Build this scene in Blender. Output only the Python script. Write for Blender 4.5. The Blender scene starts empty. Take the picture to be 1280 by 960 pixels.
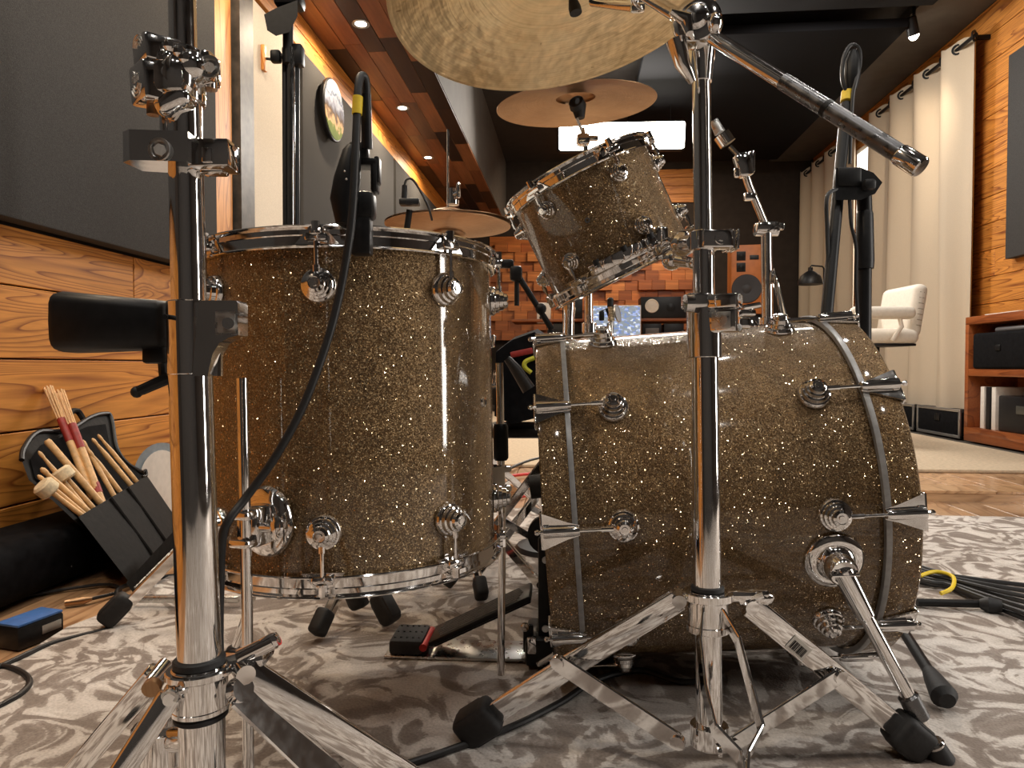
import bpy, bmesh, math, random
from mathutils import Vector, Matrix
from math import sin, cos, pi, radians, atan2, sqrt

random.seed(7)
scn = bpy.context.scene
COL = scn.collection
H = 0.525                      # camera height over the rug
YAW = radians(4.9)             # the camera looks this much to the left of the room's long axis
F = 870.0                      # focal length in pixels of the 1280x960 frame
PITCH = math.atan(22.0 / F)

# ------------------------------------------------------------------ camera, world, lights, exposure
cam_data = bpy.data.cameras.new('camera')
cam_data.sensor_fit = 'HORIZONTAL'
cam_data.sensor_width = 36.0
cam_data.lens = F / 1280.0 * 36.0
cam_data.clip_start = 0.02
cam = bpy.data.objects.new('camera', cam_data)
COL.objects.link(cam)
cam.location = (0, 0, H)
cam.rotation_euler = (pi / 2 - PITCH, 0, YAW)
scn.camera = cam

world = bpy.data.worlds.new('world')
scn.world = world
world.use_nodes = True
world.node_tree.nodes['Background'].inputs[0].default_value = (0.9, 0.85, 0.8, 1)
world.node_tree.nodes['Background'].inputs[1].default_value = 0.02

scn.view_settings.view_transform = 'Standard'
scn.view_settings.look = 'None'
scn.view_settings.gamma = 1.0
scn.view_settings.use_curve_mapping = False
scn.view_settings.exposure = 0.3
scn.cycles.max_bounces = 10
scn.cycles.glossy_bounces = 6
scn.cycles.diffuse_bounces = 4
scn.cycles.sample_clamp_indirect = 6.0
scn.cycles.caustics_reflective = False
scn.cycles.caustics_refractive = False
scn.cycles.use_denoising = True

WARM = (1.0, 0.80, 0.58)
NEUT = (1.0, 0.935, 0.86)
def area_light(name, loc, target, sx, sy, power, color=NEUT, spread=180):
    d = bpy.data.lights.new(name, 'AREA')
    d.shape = 'RECTANGLE'; d.size = sx; d.size_y = sy; d.energy = power; d.color = color
    d.spread = radians(spread)
    o = bpy.data.objects.new(name, d); COL.objects.link(o)
    o.location = loc
    o.rotation_euler = (Vector(target) - Vector(loc)).to_track_quat('-Z', 'Y').to_euler()
    return o
def spot_light(name, loc, target, power, angle, blend=0.5, color=WARM, radius=0.03):
    d = bpy.data.lights.new(name, 'SPOT')
    d.energy = power; d.spot_size = radians(angle); d.spot_blend = blend; d.color = color; d.shadow_soft_size = radius
    o = bpy.data.objects.new(name, d); COL.objects.link(o)
    o.location = loc
    o.rotation_euler = (Vector(target) - Vector(loc)).to_track_quat('-Z', 'Y').to_euler()
    return o
# assumed ceiling lamps, added for light (out of frame, over the kit and behind the camera) and the lit fixture over the desk
for k, (x, y, pw) in enumerate(((-0.45, 0.35, 26), (0.55, 0.45, 22), (1.6, 0.4, 26), (-0.35, 1.75, 24), (0.6, 1.95, 30), (1.6, 2.0, 34), (-0.4, -0.9, 20), (0.7, -1.1, 18), (1.9, -0.9, 18), (1.9, 3.3, 34), (0.7, 3.6, 24), (-0.4, 3.2, 18))):
    spot_light('assumed_downlight', (x, y, 3.08), (x, y, 0), pw, 150, 0.5, NEUT, 0.045)  # assumed lights without fixtures, read off the small glints on the lugs
area_light('added_lounge_light', (1.6, 4.55, 2.88), (2.1, 5.3, 0), 0.6, 0.6, 44)  # added unseen light that brightens the curtain side
area_light('assumed_tall_light', (2.86, 0.98, 1.15), (0.0, 0.9, 0.9), 0.25, 2.0, 32, NEUT)  # added unseen light, no fixture, assumed from vertical highlights on tom and stand
area_light('added_desk_light', (0.7, 7.9, 2.75), (0.6, 8.6, 1.0), 1.2, 0.3, 24, WARM)  # added light without a fixture, brightening the block wall
area_light('fixture_glow', (0.38, 6.15, 2.62), (0.3, 1.5, 0.4), 1.1, 0.22, 55, NEUT)
for k, y in enumerate((0.3, 1.35, 2.5, 3.7, 4.9, 6.1)):  # far ones at the visible downlights; nearer ones assumed, added to light the planks
    spot_light('soffit_spot', (-1.12, y, 2.335), (-1.24, y + 0.05, 0), 29, 165, 0.35, WARM)
spot_light('curtain_spot', (2.36, 5.08, 2.82), (2.85, 6.9, 1.6), 34, 70, 0.8, WARM)

# ------------------------------------------------------------------ coordinates
RZ = Matrix.Rotation(YAW, 3, 'Z')
def cv(v):                     # a level direction seen from the camera -> world
    return RZ @ Vector(v)
def cp(x, d, z):               # right, forward, height relative to the lens -> world point
    return RZ @ Vector((x, d, z)) + Vector((0, 0, H))
_c, _s = cos(PITCH), sin(PITCH)
def ray(px, py):
    a, b = (px - 640.0) / F, (480.0 - py) / F
    return RZ @ Vector((a, _c + b * _s, -_s + b * _c))
CAM = Vector((0, 0, H))
def at(px, py, d):             # point at depth d in metres
    return CAM + ray(px, py) * d
def on_z(px, py, z=0.0):
    r = ray(px, py); return CAM + r * ((z - H) / r.z)
def on_x(px, py, x):
    r = ray(px, py); return CAM + r * (x / r.x)
def on_y(px, py, y):
    r = ray(px, py); return CAM + r * (y / r.y)
def mpx(n, d):                 # n pixels at depth d in metres
    return n * d / F

# ------------------------------------------------------------------ mesh builder
def basis(z, hint=(0, 0, 1)):
    z = Vector(z).normalized(); h = Vector(hint)
    if abs(z.dot(h.normalized())) > 0.98: h = Vector((0, 1, 0)) if abs(z.y) < 0.9 else Vector((1, 0, 0))
    x = h.cross(z).normalized(); y = z.cross(x)
    return Matrix((x, y, z)).transposed()
def mat4(loc, R=None):
    m = (R if R is not None else Matrix.Identity(3)).to_4x4(); m.translation = Vector(loc); return m
ROOTM = {}
class MB:
    def __init__(s): s.v = []; s.f = []
    def add(s, vs, fs):
        n = len(s.v); s.v += [Vector(v) for v in vs]; s.f += [tuple(i + n for i in f) for f in fs]; return s
    def box(s, c, size, R=None):
        c = Vector(c); R = R or Matrix.Identity(3); hx, hy, hz = [q / 2 for q in size]
        vs = [c + R @ Vector((x * hx, y * hy, z * hz)) for x in (-1, 1) for y in (-1, 1) for z in (-1, 1)]
        return s.add(vs, [(0, 1, 3, 2), (4, 6, 7, 5), (0, 4, 5, 1), (2, 3, 7, 6), (0, 2, 6, 4), (1, 5, 7, 3)])
    def rbox(s, c, size, r=0.004, R=None, seg=2, taper=None):
        bm = bmesh.new(); bmesh.ops.create_cube(bm, size=1)
        for v in bm.verts:
            v.co = Vector((v.co.x * size[0], v.co.y * size[1], v.co.z * size[2]))
            if taper:          # (sx, sy) scale of the +z end
                if v.co.z > 0: v.co.x *= taper[0]; v.co.y *= taper[1]
        r = min(r, 0.49 * min(size))
        bmesh.ops.bevel(bm, geom=bm.edges[:], offset=r, segments=seg, affect='EDGES', profile=0.5)
        R = R or Matrix.Identity(3); c = Vector(c)
        bm.verts.index_update()
        vs = [c + R @ v.co for v in bm.verts]; fs = [tuple(v.index for v in f.verts) for f in bm.faces]
        bm.free(); return s.add(vs, fs)
    def tube(s, pts, r, seg=12, closed=False, caps=True):
        pts = [Vector(p) for p in pts]; n = len(pts)
        rs = r if isinstance(r, (list, tuple)) else [r] * n
        up = None; rings = []
        for i, p in enumerate(pts):
            a = pts[(i - 1) % n] if (closed or i > 0) else p
            b = pts[(i + 1) % n] if (closed or i < n - 1) else p
            t = (b - a).normalized()
            if up is None:
                up = t.orthogonal().normalized()
            else:
                up = (up - t * up.dot(t)).normalized()
            side = t.cross(up)
            k = 1.0
            if 0 < i < n - 1 and not closed:
                cs = (pts[i] - pts[i - 1]).normalized().dot((pts[i + 1] - pts[i]).normalized())
                k = 1 / max(0.6, sqrt(max(0.0, (1 + cs) / 2)))
            rings.append([p + (up * cos(2 * pi * j / seg) + side * sin(2 * pi * j / seg)) * rs[i] * (k if k < 1.3 else 1.3) for j in range(seg)])
        vs = [q for ring in rings for q in ring]; fs = []
        for i in range(n if closed else n - 1):
            i2 = (i + 1) % n
            for j in range(seg):
                j2 = (j + 1) % seg
                fs.append((i * seg + j, i * seg + j2, i2 * seg + j2, i2 * seg + j))
        if caps and not closed:
            fs.append(tuple(range(seg - 1, -1, -1))); fs.append(tuple((n - 1) * seg + j for j in range(seg)))
        return s.add(vs, fs)
    def cyl(s, a, b, r0, r1=None, seg=20): return s.tube([a, b], [r0, r0 if r1 is None else r1], seg)
    def lathe(s, prof, M=None, seg=32, closed=False):
        M = M or Matrix.Identity(4); vs = []; fs = []; n = len(prof)
        for r, z in prof:
            for j in range(seg):
                a = 2 * pi * j / seg; vs.append(M @ Vector((r * cos(a), r * sin(a), z)))
        for i in range(n if closed else n - 1):
            i2 = (i + 1) % n
            for j in range(seg):
                j2 = (j + 1) % seg; fs.append((i * seg + j, i * seg + j2, i2 * seg + j2, i2 * seg + j))
        if not closed:
            if prof[0][0] > 1e-6: fs.append(tuple(range(seg - 1, -1, -1)))
            if prof[-1][0] > 1e-6: fs.append(tuple((n - 1) * seg + j for j in range(seg)))
        return s.add(vs, fs)
    def prism(s, poly, t, M=None):     # polygon in local xy, thickness t centred on z
        M = M or Matrix.Identity(4); n = len(poly)
        vs = [M @ Vector((x, y, -t / 2)) for x, y in poly] + [M @ Vector((x, y, t / 2)) for x, y in poly]
        fs = [tuple(range(n - 1, -1, -1)), tuple(range(n, 2 * n))] + [(i, (i + 1) % n, n + (i + 1) % n, n + i) for i in range(n)]
        return s.add(vs, fs)
    def hull(s, a, b):                  # two matching loops of points joined into a solid
        n = len(a)
        return s.add(list(a) + list(b), [tuple(range(n - 1, -1, -1)), tuple(range(n, 2 * n))] + [(i, (i + 1) % n, n + (i + 1) % n, n + i) for i in range(n)])
    def ball(s, c, r, seg=14, sc=(1, 1, 1), R=None):
        M = mat4(c, R) @ Matrix.Diagonal((sc[0], sc[1], sc[2], 1)); n = seg // 2
        return s.lathe([(max(1e-7, r * sin(pi * i / n)), -r * cos(pi * i / n)) for i in range(n + 1)], M, seg)
    def grid(s, P):                     # rows of points
        m, n = len(P), len(P[0])
        return s.add([q for row in P for q in row], [(i * n + j, i * n + j + 1, (i + 1) * n + j + 1, (i + 1) * n + j) for i in range(m - 1) for j in range(n - 1)])
    def build(s, name, mat, parent=None, local=False, smooth=32, sub=None):
        me = bpy.data.meshes.new(name)
        vs = s.v
        loc = Vector((0, 0, 0))
        if parent is not None:
            if not local:
                top = parent
                while top.parent: top = top.parent
                inv = ROOTM[top.name].inverted(); vs = [inv @ v for v in vs]
        elif not local:
            xs = [v.x for v in vs]; ys = [v.y for v in vs]; zs = [v.z for v in vs]
            loc = Vector(((min(xs) + max(xs)) / 2, (min(ys) + max(ys)) / 2, min(zs))); vs = [v - loc for v in vs]
        me.from_pydata([tuple(v) for v in vs], [], s.f)
        bm = bmesh.new(); bm.from_mesh(me)
        bmesh.ops.remove_doubles(bm, verts=bm.verts, dist=1e-6)
        bmesh.ops.recalc_face_normals(bm, faces=bm.faces)
        bm.to_mesh(me); bm.free()
        if smooth:
            me.shade_smooth(); me.set_sharp_from_angle(angle=radians(smooth))
        if mat: me.materials.append(mat)
        o = bpy.data.objects.new(name, me); COL.objects.link(o)
        o.location = loc
        if parent is not None: o.parent = parent
        else: ROOTM[o.name] = Matrix.Translation(loc)
        return o
def tag(o, label, cat, group=None, kind=None):
    o['label'] = label; o['category'] = cat
    if group: o['group'] = group
    if kind: o['kind'] = kind
    return o
def thing(name, label, cat, M, group=None):
    o = bpy.data.objects.new(name, None); COL.objects.link(o)
    if not isinstance(M, Matrix): M = Matrix.Translation(Vector(M))
    o.matrix_world = M; o.empty_display_size = 0.05
    ROOTM[o.name] = M.copy()
    return tag(o, label, cat, group)
def struct(o): o['kind'] = 'structure'; return o
def dup(src, parent, M=None):           # a copy of a part with copies of its sub-parts
    c = src.copy(); COL.objects.link(c); c.parent = parent
    if M is not None: c.matrix_basis = M
    for ch in src.children:
        k = ch.copy(); COL.objects.link(k); k.parent = c
    return c
def bez(p, n=24):                        # Catmull-Rom through points
    p = [Vector(q) for q in p]; out = []
    for i in range(len(p) - 1):
        a, b, c, d = p[max(0, i - 1)], p[i], p[i + 1], p[min(len(p) - 1, i + 2)]
        m = max(2, n // (len(p) - 1))
        for k in range(m):
            t = k / m
            out.append(0.5 * ((2 * b) + (c - a) * t + (2 * a - 5 * b + 4 * c - d) * t * t + (3 * b - a - 3 * c + d) * t ** 3))
    out.append(p[-1]); return out

# ------------------------------------------------------------------ materials
def new_mat(name):
    m = bpy.data.materials.new(name); m.use_nodes = True
    nt = m.node_tree; return m, nt, nt.nodes['Principled BSDF']
def N(nt, t, **kw):
    n = nt.nodes.new(t)
    for k, v in kw.items():
        if k == 'ins':
            for a, b in v.items(): n.inputs[a].default_value = b
        else: setattr(n, k, v)
    return n
def ramp(nt, stops, mode='LINEAR'):
    r = nt.nodes.new('ShaderNodeValToRGB'); r.color_ramp.interpolation = mode
    while len(r.color_ramp.elements) < len(stops): r.color_ramp.elements.new(0.5)
    for e, (p, c) in zip(r.color_ramp.elements, stops): e.position = p; e.color = (*c, 1)
    return r
def simple(name, col, rough=0.5, metal=0.0, noise=0.0, nscale=60, bump=0.0, coat=0.0, spec=0.5, obj_var=0.0):
    m, nt, b = new_mat(name); L = nt.links.new
    b.inputs['Base Color'].default_value = (*col, 1); b.inputs['Roughness'].default_value = rough
    b.inputs['Metallic'].default_value = metal; b.inputs['Coat Weight'].default_value = coat
    b.inputs['Specular IOR Level'].default_value = spec
    tc = N(nt, 'ShaderNodeTexCoord')
    nz = N(nt, 'ShaderNodeTexNoise', ins={'Scale': nscale, 'Detail': 4.0}); L(tc.outputs['Object'], nz.inputs['Vector'])
    if noise:
        r = ramp(nt, [(0.3, tuple(c * (1 - noise) for c in col)), (0.7, tuple(min(1, c * (1 + noise)) for c in col))])
        L(nz.outputs['Fac'], r.inputs[0]); out = r.outputs[0]
        if obj_var:
            oi = N(nt, 'ShaderNodeObjectInfo'); mr = N(nt, 'ShaderNodeMapRange', ins={'To Min': 1 - obj_var, 'To Max': 1 + obj_var})
            L(oi.outputs['Random'], mr.inputs['Value'])
            mx = N(nt, 'ShaderNodeVectorMath', operation='SCALE'); L(out, mx.inputs[0]); L(mr.outputs[0], mx.inputs['Scale']); out = mx.outputs[0]
        L(out, b.inputs['Base Color'])
    if bump:
        bp = N(nt, 'ShaderNodeBump', ins={'Strength': bump, 'Distance': 0.002}); L(nz.outputs['Fac'], bp.inputs['Height']); L(bp.outputs[0], b.inputs['Normal'])
    return m
def m_chrome(name, col=(0.86, 0.85, 0.84), rough=0.05):
    m, nt, b = new_mat(name); L = nt.links.new
    b.inputs['Metallic'].default_value = 1; b.inputs['Base Color'].default_value = (*col, 1)
    tc = N(nt, 'ShaderNodeTexCoord'); nz = N(nt, 'ShaderNodeTexNoise', ins={'Scale': 90.0, 'Detail': 5.0})
    L(tc.outputs['Object'], nz.inputs['Vector'])
    mr = N(nt, 'ShaderNodeMapRange', ins={'From Min': 0.35, 'From Max': 0.75, 'To Min': rough, 'To Max': rough * 2.2}); L(nz.outputs['Fac'], mr.inputs['Value'])
    L(mr.outputs[0], b.inputs['Roughness'])
    return m
def m_emit(name, col, strength):
    m, nt, b = new_mat(name)
    b.inputs['Base Color'].default_value = (*col, 1); b.inputs['Emission Color'].default_value = (*col, 1); b.inputs['Emission Strength'].default_value = strength
    return m
def m_glitter(name):
    # fine flakes under a clear coat: every flake has its own tilt; a few large ones are bright mirrors
    m, nt, b = new_mat(name); L = nt.links.new
    tc = N(nt, 'ShaderNodeTexCoord'); geo = N(nt, 'ShaderNodeNewGeometry')
    v = N(nt, 'ShaderNodeTexVoronoi', ins={'Scale': 820.0}); L(tc.outputs['Object'], v.inputs['Vector'])
    v2 = N(nt, 'ShaderNodeTexVoronoi', ins={'Scale': 470.0}); L(tc.outputs['Object'], v2.inputs['Vector'])
    s2_ = N(nt, 'ShaderNodeSeparateColor'); L(v2.outputs['Color'], s2_.inputs[0])
    d2 = N(nt, 'ShaderNodeMath', operation='LESS_THAN', ins={1: 0.38}); L(v2.outputs['Distance'], d2.inputs[0])
    pick = N(nt, 'ShaderNodeMath', operation='GREATER_THAN', ins={1: 0.75}); L(s2_.outputs[2], pick.inputs[0])
    big = N(nt, 'ShaderNodeMath', operation='MULTIPLY'); L(d2.outputs[0], big.inputs[0]); L(pick.outputs[0], big.inputs[1])
    def tilted(vor, k):
        sub = N(nt, 'ShaderNodeVectorMath', operation='SUBTRACT'); sub.inputs[1].default_value = (0.5, 0.5, 0.5); L(vor.outputs['Color'], sub.inputs[0])
        sc = N(nt, 'ShaderNodeVectorMath', operation='SCALE', ins={'Scale': k}); L(sub.outputs[0], sc.inputs[0]); return sc
    t1, t2 = tilted(v, 0.85), tilted(v2, 1.5)
    mv = N(nt, 'ShaderNodeMix', data_type='VECTOR'); L(big.outputs[0], mv.inputs[0]); L(t1.outputs[0], mv.inputs[4]); L(t2.outputs[0], mv.inputs[5])
    ad = N(nt, 'ShaderNodeVectorMath', operation='ADD'); L(geo.outputs['Normal'], ad.inputs[0]); L(mv.outputs[1], ad.inputs[1])
    no = N(nt, 'ShaderNodeVectorMath', operation='NORMALIZE'); L(ad.outputs[0], no.inputs[0]); L(no.outputs[0], b.inputs['Normal'])
    sep = N(nt, 'ShaderNodeSeparateColor'); L(v.outputs['Color'], sep.inputs[0])
    r = ramp(nt, [(0.0, (0.09, 0.05, 0.02)), (0.6, (0.185, 0.11, 0.046)), (1.0, (0.34, 0.225, 0.105))]); L(sep.outputs[1], r.inputs[0])
    nz = N(nt, 'ShaderNodeTexNoise', ins={'Scale': 45.0, 'Detail': 7.0}); L(tc.outputs['Object'], nz.inputs['Vector'])
    mr = N(nt, 'ShaderNodeMapRange', ins={'From Min': 0.3, 'From Max': 0.7, 'To Min': 0.78, 'To Max': 1.18}); L(nz.outputs['Fac'], mr.inputs['Value'])
    mu = N(nt, 'ShaderNodeVectorMath', operation='SCALE'); L(r.outputs[0], mu.inputs[0]); L(mr.outputs[0], mu.inputs['Scale'])
    mc = N(nt, 'ShaderNodeMix', data_type='RGBA'); mc.inputs[7].default_value = (0.78, 0.62, 0.38, 1); L(big.outputs[0], mc.inputs[0]); L(mu.outputs[0], mc.inputs[6])
    L(mc.outputs[2], b.inputs['Base Color'])
    rr_ = N(nt, 'ShaderNodeMapRange', ins={'To Min': 0.5, 'To Max': 0.16}); L(big.outputs[0], rr_.inputs['Value']); L(rr_.outputs[0], b.inputs['Roughness'])
    mm = N(nt, 'ShaderNodeMapRange', ins={'To Min': 0.55, 'To Max': 1.0}); L(big.outputs[0], mm.inputs['Value']); L(mm.outputs[0], b.inputs['Metallic'])
    b.inputs['Coat Weight'].default_value = 1.0; b.inputs['Coat Roughness'].default_value = 0.06; b.inputs['Coat IOR'].default_value = 1.5
    return m
def m_wood(name, light, dark, along='Y', freq=16.0, rough=0.45, knots=True, var=0.15, stretch=0.12, coat=0.0, bands=1.0):
    # flat-sawn boards: rings cut lengthwise, warped by noise, knots, a shift for every object
    m, nt, b = new_mat(name); L = nt.links.new
    tc = N(nt, 'ShaderNodeTexCoord'); oi = N(nt, 'ShaderNodeObjectInfo')
    off = N(nt, 'ShaderNodeVectorMath', operation='SCALE', ins={'Scale': 37.0})
    cx = N(nt, 'ShaderNodeCombineXYZ'); L(oi.outputs['Random'], cx.inputs[0]); L(oi.outputs['Random'], cx.inputs[1]); L(oi.outputs['Random'], cx.inputs[2])
    L(cx.outputs[0], off.inputs[0])
    ad = N(nt, 'ShaderNodeVectorMath', operation='ADD'); L(tc.outputs['Object'], ad.inputs[0]); L(off.outputs[0], ad.inputs[1])
    st = N(nt, 'ShaderNodeVectorMath', operation='MULTIPLY')
    k = {'X': (stretch, 1, 1), 'Y': (1, stretch, 1), 'Z': (1, 1, stretch)}[along]
    st.inputs[1].default_value = k; L(ad.outputs[0], st.inputs[0])
    n1 = N(nt, 'ShaderNodeTexNoise', ins={'Scale': 6.0, 'Detail': 2.0, 'Roughness': 0.45, 'Distortion': 0.6}); L(st.outputs[0], n1.inputs['Vector'])
    mul = N(nt, 'ShaderNodeMath', operation='MULTIPLY', ins={1: freq}); L(n1.outputs['Fac'], mul.inputs[0])
    fr = N(nt, 'ShaderNodeMath', operation='FRACT'); L(mul.outputs[0], fr.inputs[0])
    n2 = N(nt, 'ShaderNodeTexNoise', ins={'Scale': 120.0, 'Detail': 3.0}); L(st.outputs[0], n2.inputs['Vector'])
    mid = tuple((a + c) / 2 for a, c in zip(light, dark))
    dk = tuple(l + (d - l) * bands for l, d in zip(light, dark))
    md = tuple(l + (d - l) * bands for l, d in zip(light, mid))
    r = ramp(nt, [(0.0, light), (0.45, light), (0.8, md), (0.93, dk), (1.0, light)]); L(fr.outputs[0], r.inputs[0])
    mx = N(nt, 'ShaderNodeMix', data_type='RGBA', blend_type='MULTIPLY', ins={0: 0.45})
    r2 = ramp(nt, [(0.3, (0.55, 0.5, 0.45)), (0.65, (1, 1, 1))]); L(n2.outputs['Fac'], r2.inputs[0])
    L(r.outputs[0], mx.inputs[6]); L(r2.outputs[0], mx.inputs[7]); out = mx.outputs[2]
    if knots:
        vo = N(nt, 'ShaderNodeTexVoronoi', ins={'Scale': 2.2}); 
        st2 = N(nt, 'ShaderNodeVectorMath', operation='MULTIPLY'); st2.inputs[1].default_value = tuple(0.6 if q < 1 else 1 for q in k); L(ad.outputs[0], st2.inputs[0])
        L(st2.outputs[0], vo.inputs['Vector'])
        rk = ramp(nt, [(0.0, (0.25, 0.13, 0.06)), (0.05, (0.45, 0.3, 0.2)), (0.085, (1, 1, 1))]); L(vo.outputs['Distance'], rk.inputs[0])
        mk = N(nt, 'ShaderNodeMix', data_type='RGBA', blend_type='MULTIPLY', ins={0: 0.8}); L(out, mk.inputs[6]); L(rk.outputs[0], mk.inputs[7]); out = mk.outputs[2]
    mr = N(nt, 'ShaderNodeMapRange', ins={'To Min': 1 - var, 'To Max': 1 + var}); L(oi.outputs['Random'], mr.inputs['Value'])
    sc = N(nt, 'ShaderNodeVectorMath', operation='SCALE'); L(out, sc.inputs[0]); L(mr.outputs[0], sc.inputs['Scale'])
    L(sc.outputs[0], b.inputs['Base Color'])
    b.inputs['Roughness'].default_value = rough; b.inputs['Coat Weight'].default_value = coat
    bp = N(nt, 'ShaderNodeBump', ins={'Strength': 0.15, 'Distance': 0.001}); L(n2.outputs['Fac'], bp.inputs['Height']); L(bp.outputs[0], b.inputs['Normal'])
    return m
def m_varwood(name, cols, rough=0.45, along='Y'):   # every board takes one of several stains
    m, nt, b = new_mat(name); L = nt.links.new
    oi = N(nt, 'ShaderNodeObjectInfo'); tc = N(nt, 'ShaderNodeTexCoord')
    r = ramp(nt, [(i / len(cols), c) for i, c in enumerate(cols)], 'CONSTANT'); L(oi.outputs['Random'], r.inputs[0])
    st = N(nt, 'ShaderNodeVectorMath', operation='MULTIPLY'); st.inputs[1].default_value = {'X': (2, 30, 30), 'Y': (30, 2, 30), 'Z': (30, 30, 2)}[along]; L(tc.outputs['Object'], st.inputs[0])
    nz = N(nt, 'ShaderNodeTexNoise', ins={'Scale': 1.0, 'Detail': 5.0, 'Distortion': 1.0}); L(st.outputs[0], nz.inputs['Vector'])
    r2 = ramp(nt, [(0.3, (0.62, 0.58, 0.55)), (0.7, (1.1, 1.1, 1.1))]); L(nz.outputs['Fac'], r2.inputs[0])
    mx = N(nt, 'ShaderNodeMix', data_type='RGBA', blend_type='MULTIPLY', ins={0: 1.0}); L(r.outputs[0], mx.inputs[6]); L(r2.outputs[0], mx.inputs[7])
    L(mx.outputs[2], b.inputs['Base Color']); b.inputs['Roughness'].default_value = rough
    return m
def m_rug(name):
    # two-tone damask: warped leaf shapes, worn in places, with pile
    m, nt, b = new_mat(name); L = nt.links.new
    tc = N(nt, 'ShaderNodeTexCoord')
    wn = N(nt, 'ShaderNodeTexNoise', ins={'Scale': 5.0, 'Detail': 1.0}); L(tc.outputs['Object'], wn.inputs['Vector'])
    ws = N(nt, 'ShaderNodeVectorMath', operation='SUBTRACT'); ws.inputs[1].default_value = (0.5, 0.5, 0.5); L(wn.outputs['Color'], ws.inputs[0])
    wk = N(nt, 'ShaderNodeVectorMath', operation='SCALE', ins={'Scale': 0.30}); L(ws.outputs[0], wk.inputs[0])
    wa = N(nt, 'ShaderNodeVectorMath', operation='ADD'); L(tc.outputs['Object'], wa.inputs[0]); L(wk.outputs[0], wa.inputs[1])
    n1 = N(nt, 'ShaderNodeTexNoise', ins={'Scale': 13.0, 'Detail': 2.0, 'Roughness': 0.5, 'Distortion': 1.5}); L(wa.outputs[0], n1.inputs['Vector'])
    w = N(nt, 'ShaderNodeTexWave', wave_type='RINGS', ins={'Scale': 4.2, 'Distortion': 9.0, 'Detail': 2.0, 'Detail Scale': 2.2}); L(wa.outputs[0], w.inputs['Vector'])
    mx = N(nt, 'ShaderNodeMath', operation='MULTIPLY_ADD', ins={1: 0.13, 2: -0.065}); L(w.outputs['Fac'], mx.inputs[0])
    ad = N(nt, 'ShaderNodeMath', operation='ADD'); L(n1.outputs['Fac'], ad.inputs[0]); L(mx.outputs[0], ad.inputs[1])
    n2 = N(nt, 'ShaderNodeTexNoise', ins={'Scale': 240.0, 'Detail': 2.0}); L(tc.outputs['Object'], n2.inputs['Vector'])
    n3 = N(nt, 'ShaderNodeTexNoise', ins={'Scale': 2.5, 'Detail': 5.0}); L(tc.outputs['Object'], n3.inputs['Vector'])
    fz = N(nt, 'ShaderNodeMath', operation='MULTIPLY_ADD', ins={1: 0.08, 2: -0.04}); L(n2.outputs['Fac'], fz.inputs[0])
    ad2 = N(nt, 'ShaderNodeMath', operation='ADD'); L(ad.outputs[0], ad2.inputs[0]); L(fz.outputs[0], ad2.inputs[1])
    r = ramp(nt, [(0.38, (0.30, 0.255, 0.225)), (0.48, (0.385, 0.335, 0.30)), (0.52, (0.64, 0.59, 0.545)), (0.66, (0.76, 0.71, 0.665))]); L(ad2.outputs[0], r.inputs[0])
    r3 = ramp(nt, [(0.33, (0.80, 0.77, 0.74)), (0.62, (1, 1, 1))]); L(n3.outputs['Fac'], r3.inputs[0])
    mm = N(nt, 'ShaderNodeMix', data_type='RGBA', blend_type='MULTIPLY', ins={0: 1.0}); L(r.outputs[0], mm.inputs[6]); L(r3.outputs[0], mm.inputs[7])
    r4 = ramp(nt, [(0.3, (0.7, 0.7, 0.7)), (0.6, (1, 1, 1))]); L(n2.outputs['Fac'], r4.inputs[0])
    m2 = N(nt, 'ShaderNodeMix', data_type='RGBA', blend_type='MULTIPLY', ins={0: 0.6}); L(mm.outputs[2], m2.inputs[6]); L(r4.outputs[0], m2.inputs[7])
    L(m2.outputs[2], b.inputs['Base Color']); b.inputs['Roughness'].default_value = 0.95; b.inputs['Specular IOR Level'].default_value = 0.1
    bp = N(nt, 'ShaderNodeBump', ins={'Strength': 0.5, 'Distance': 0.004}); L(ad2.outputs[0], bp.inputs['Height'])
    bp2 = N(nt, 'ShaderNodeBump', ins={'Strength': 0.5, 'Distance': 0.002}); L(n2.outputs['Fac'], bp2.inputs['Height']); L(bp.outputs[0], bp2.inputs['Normal'])
    L(bp2.outputs[0], b.inputs['Normal'])
    return m
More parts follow.
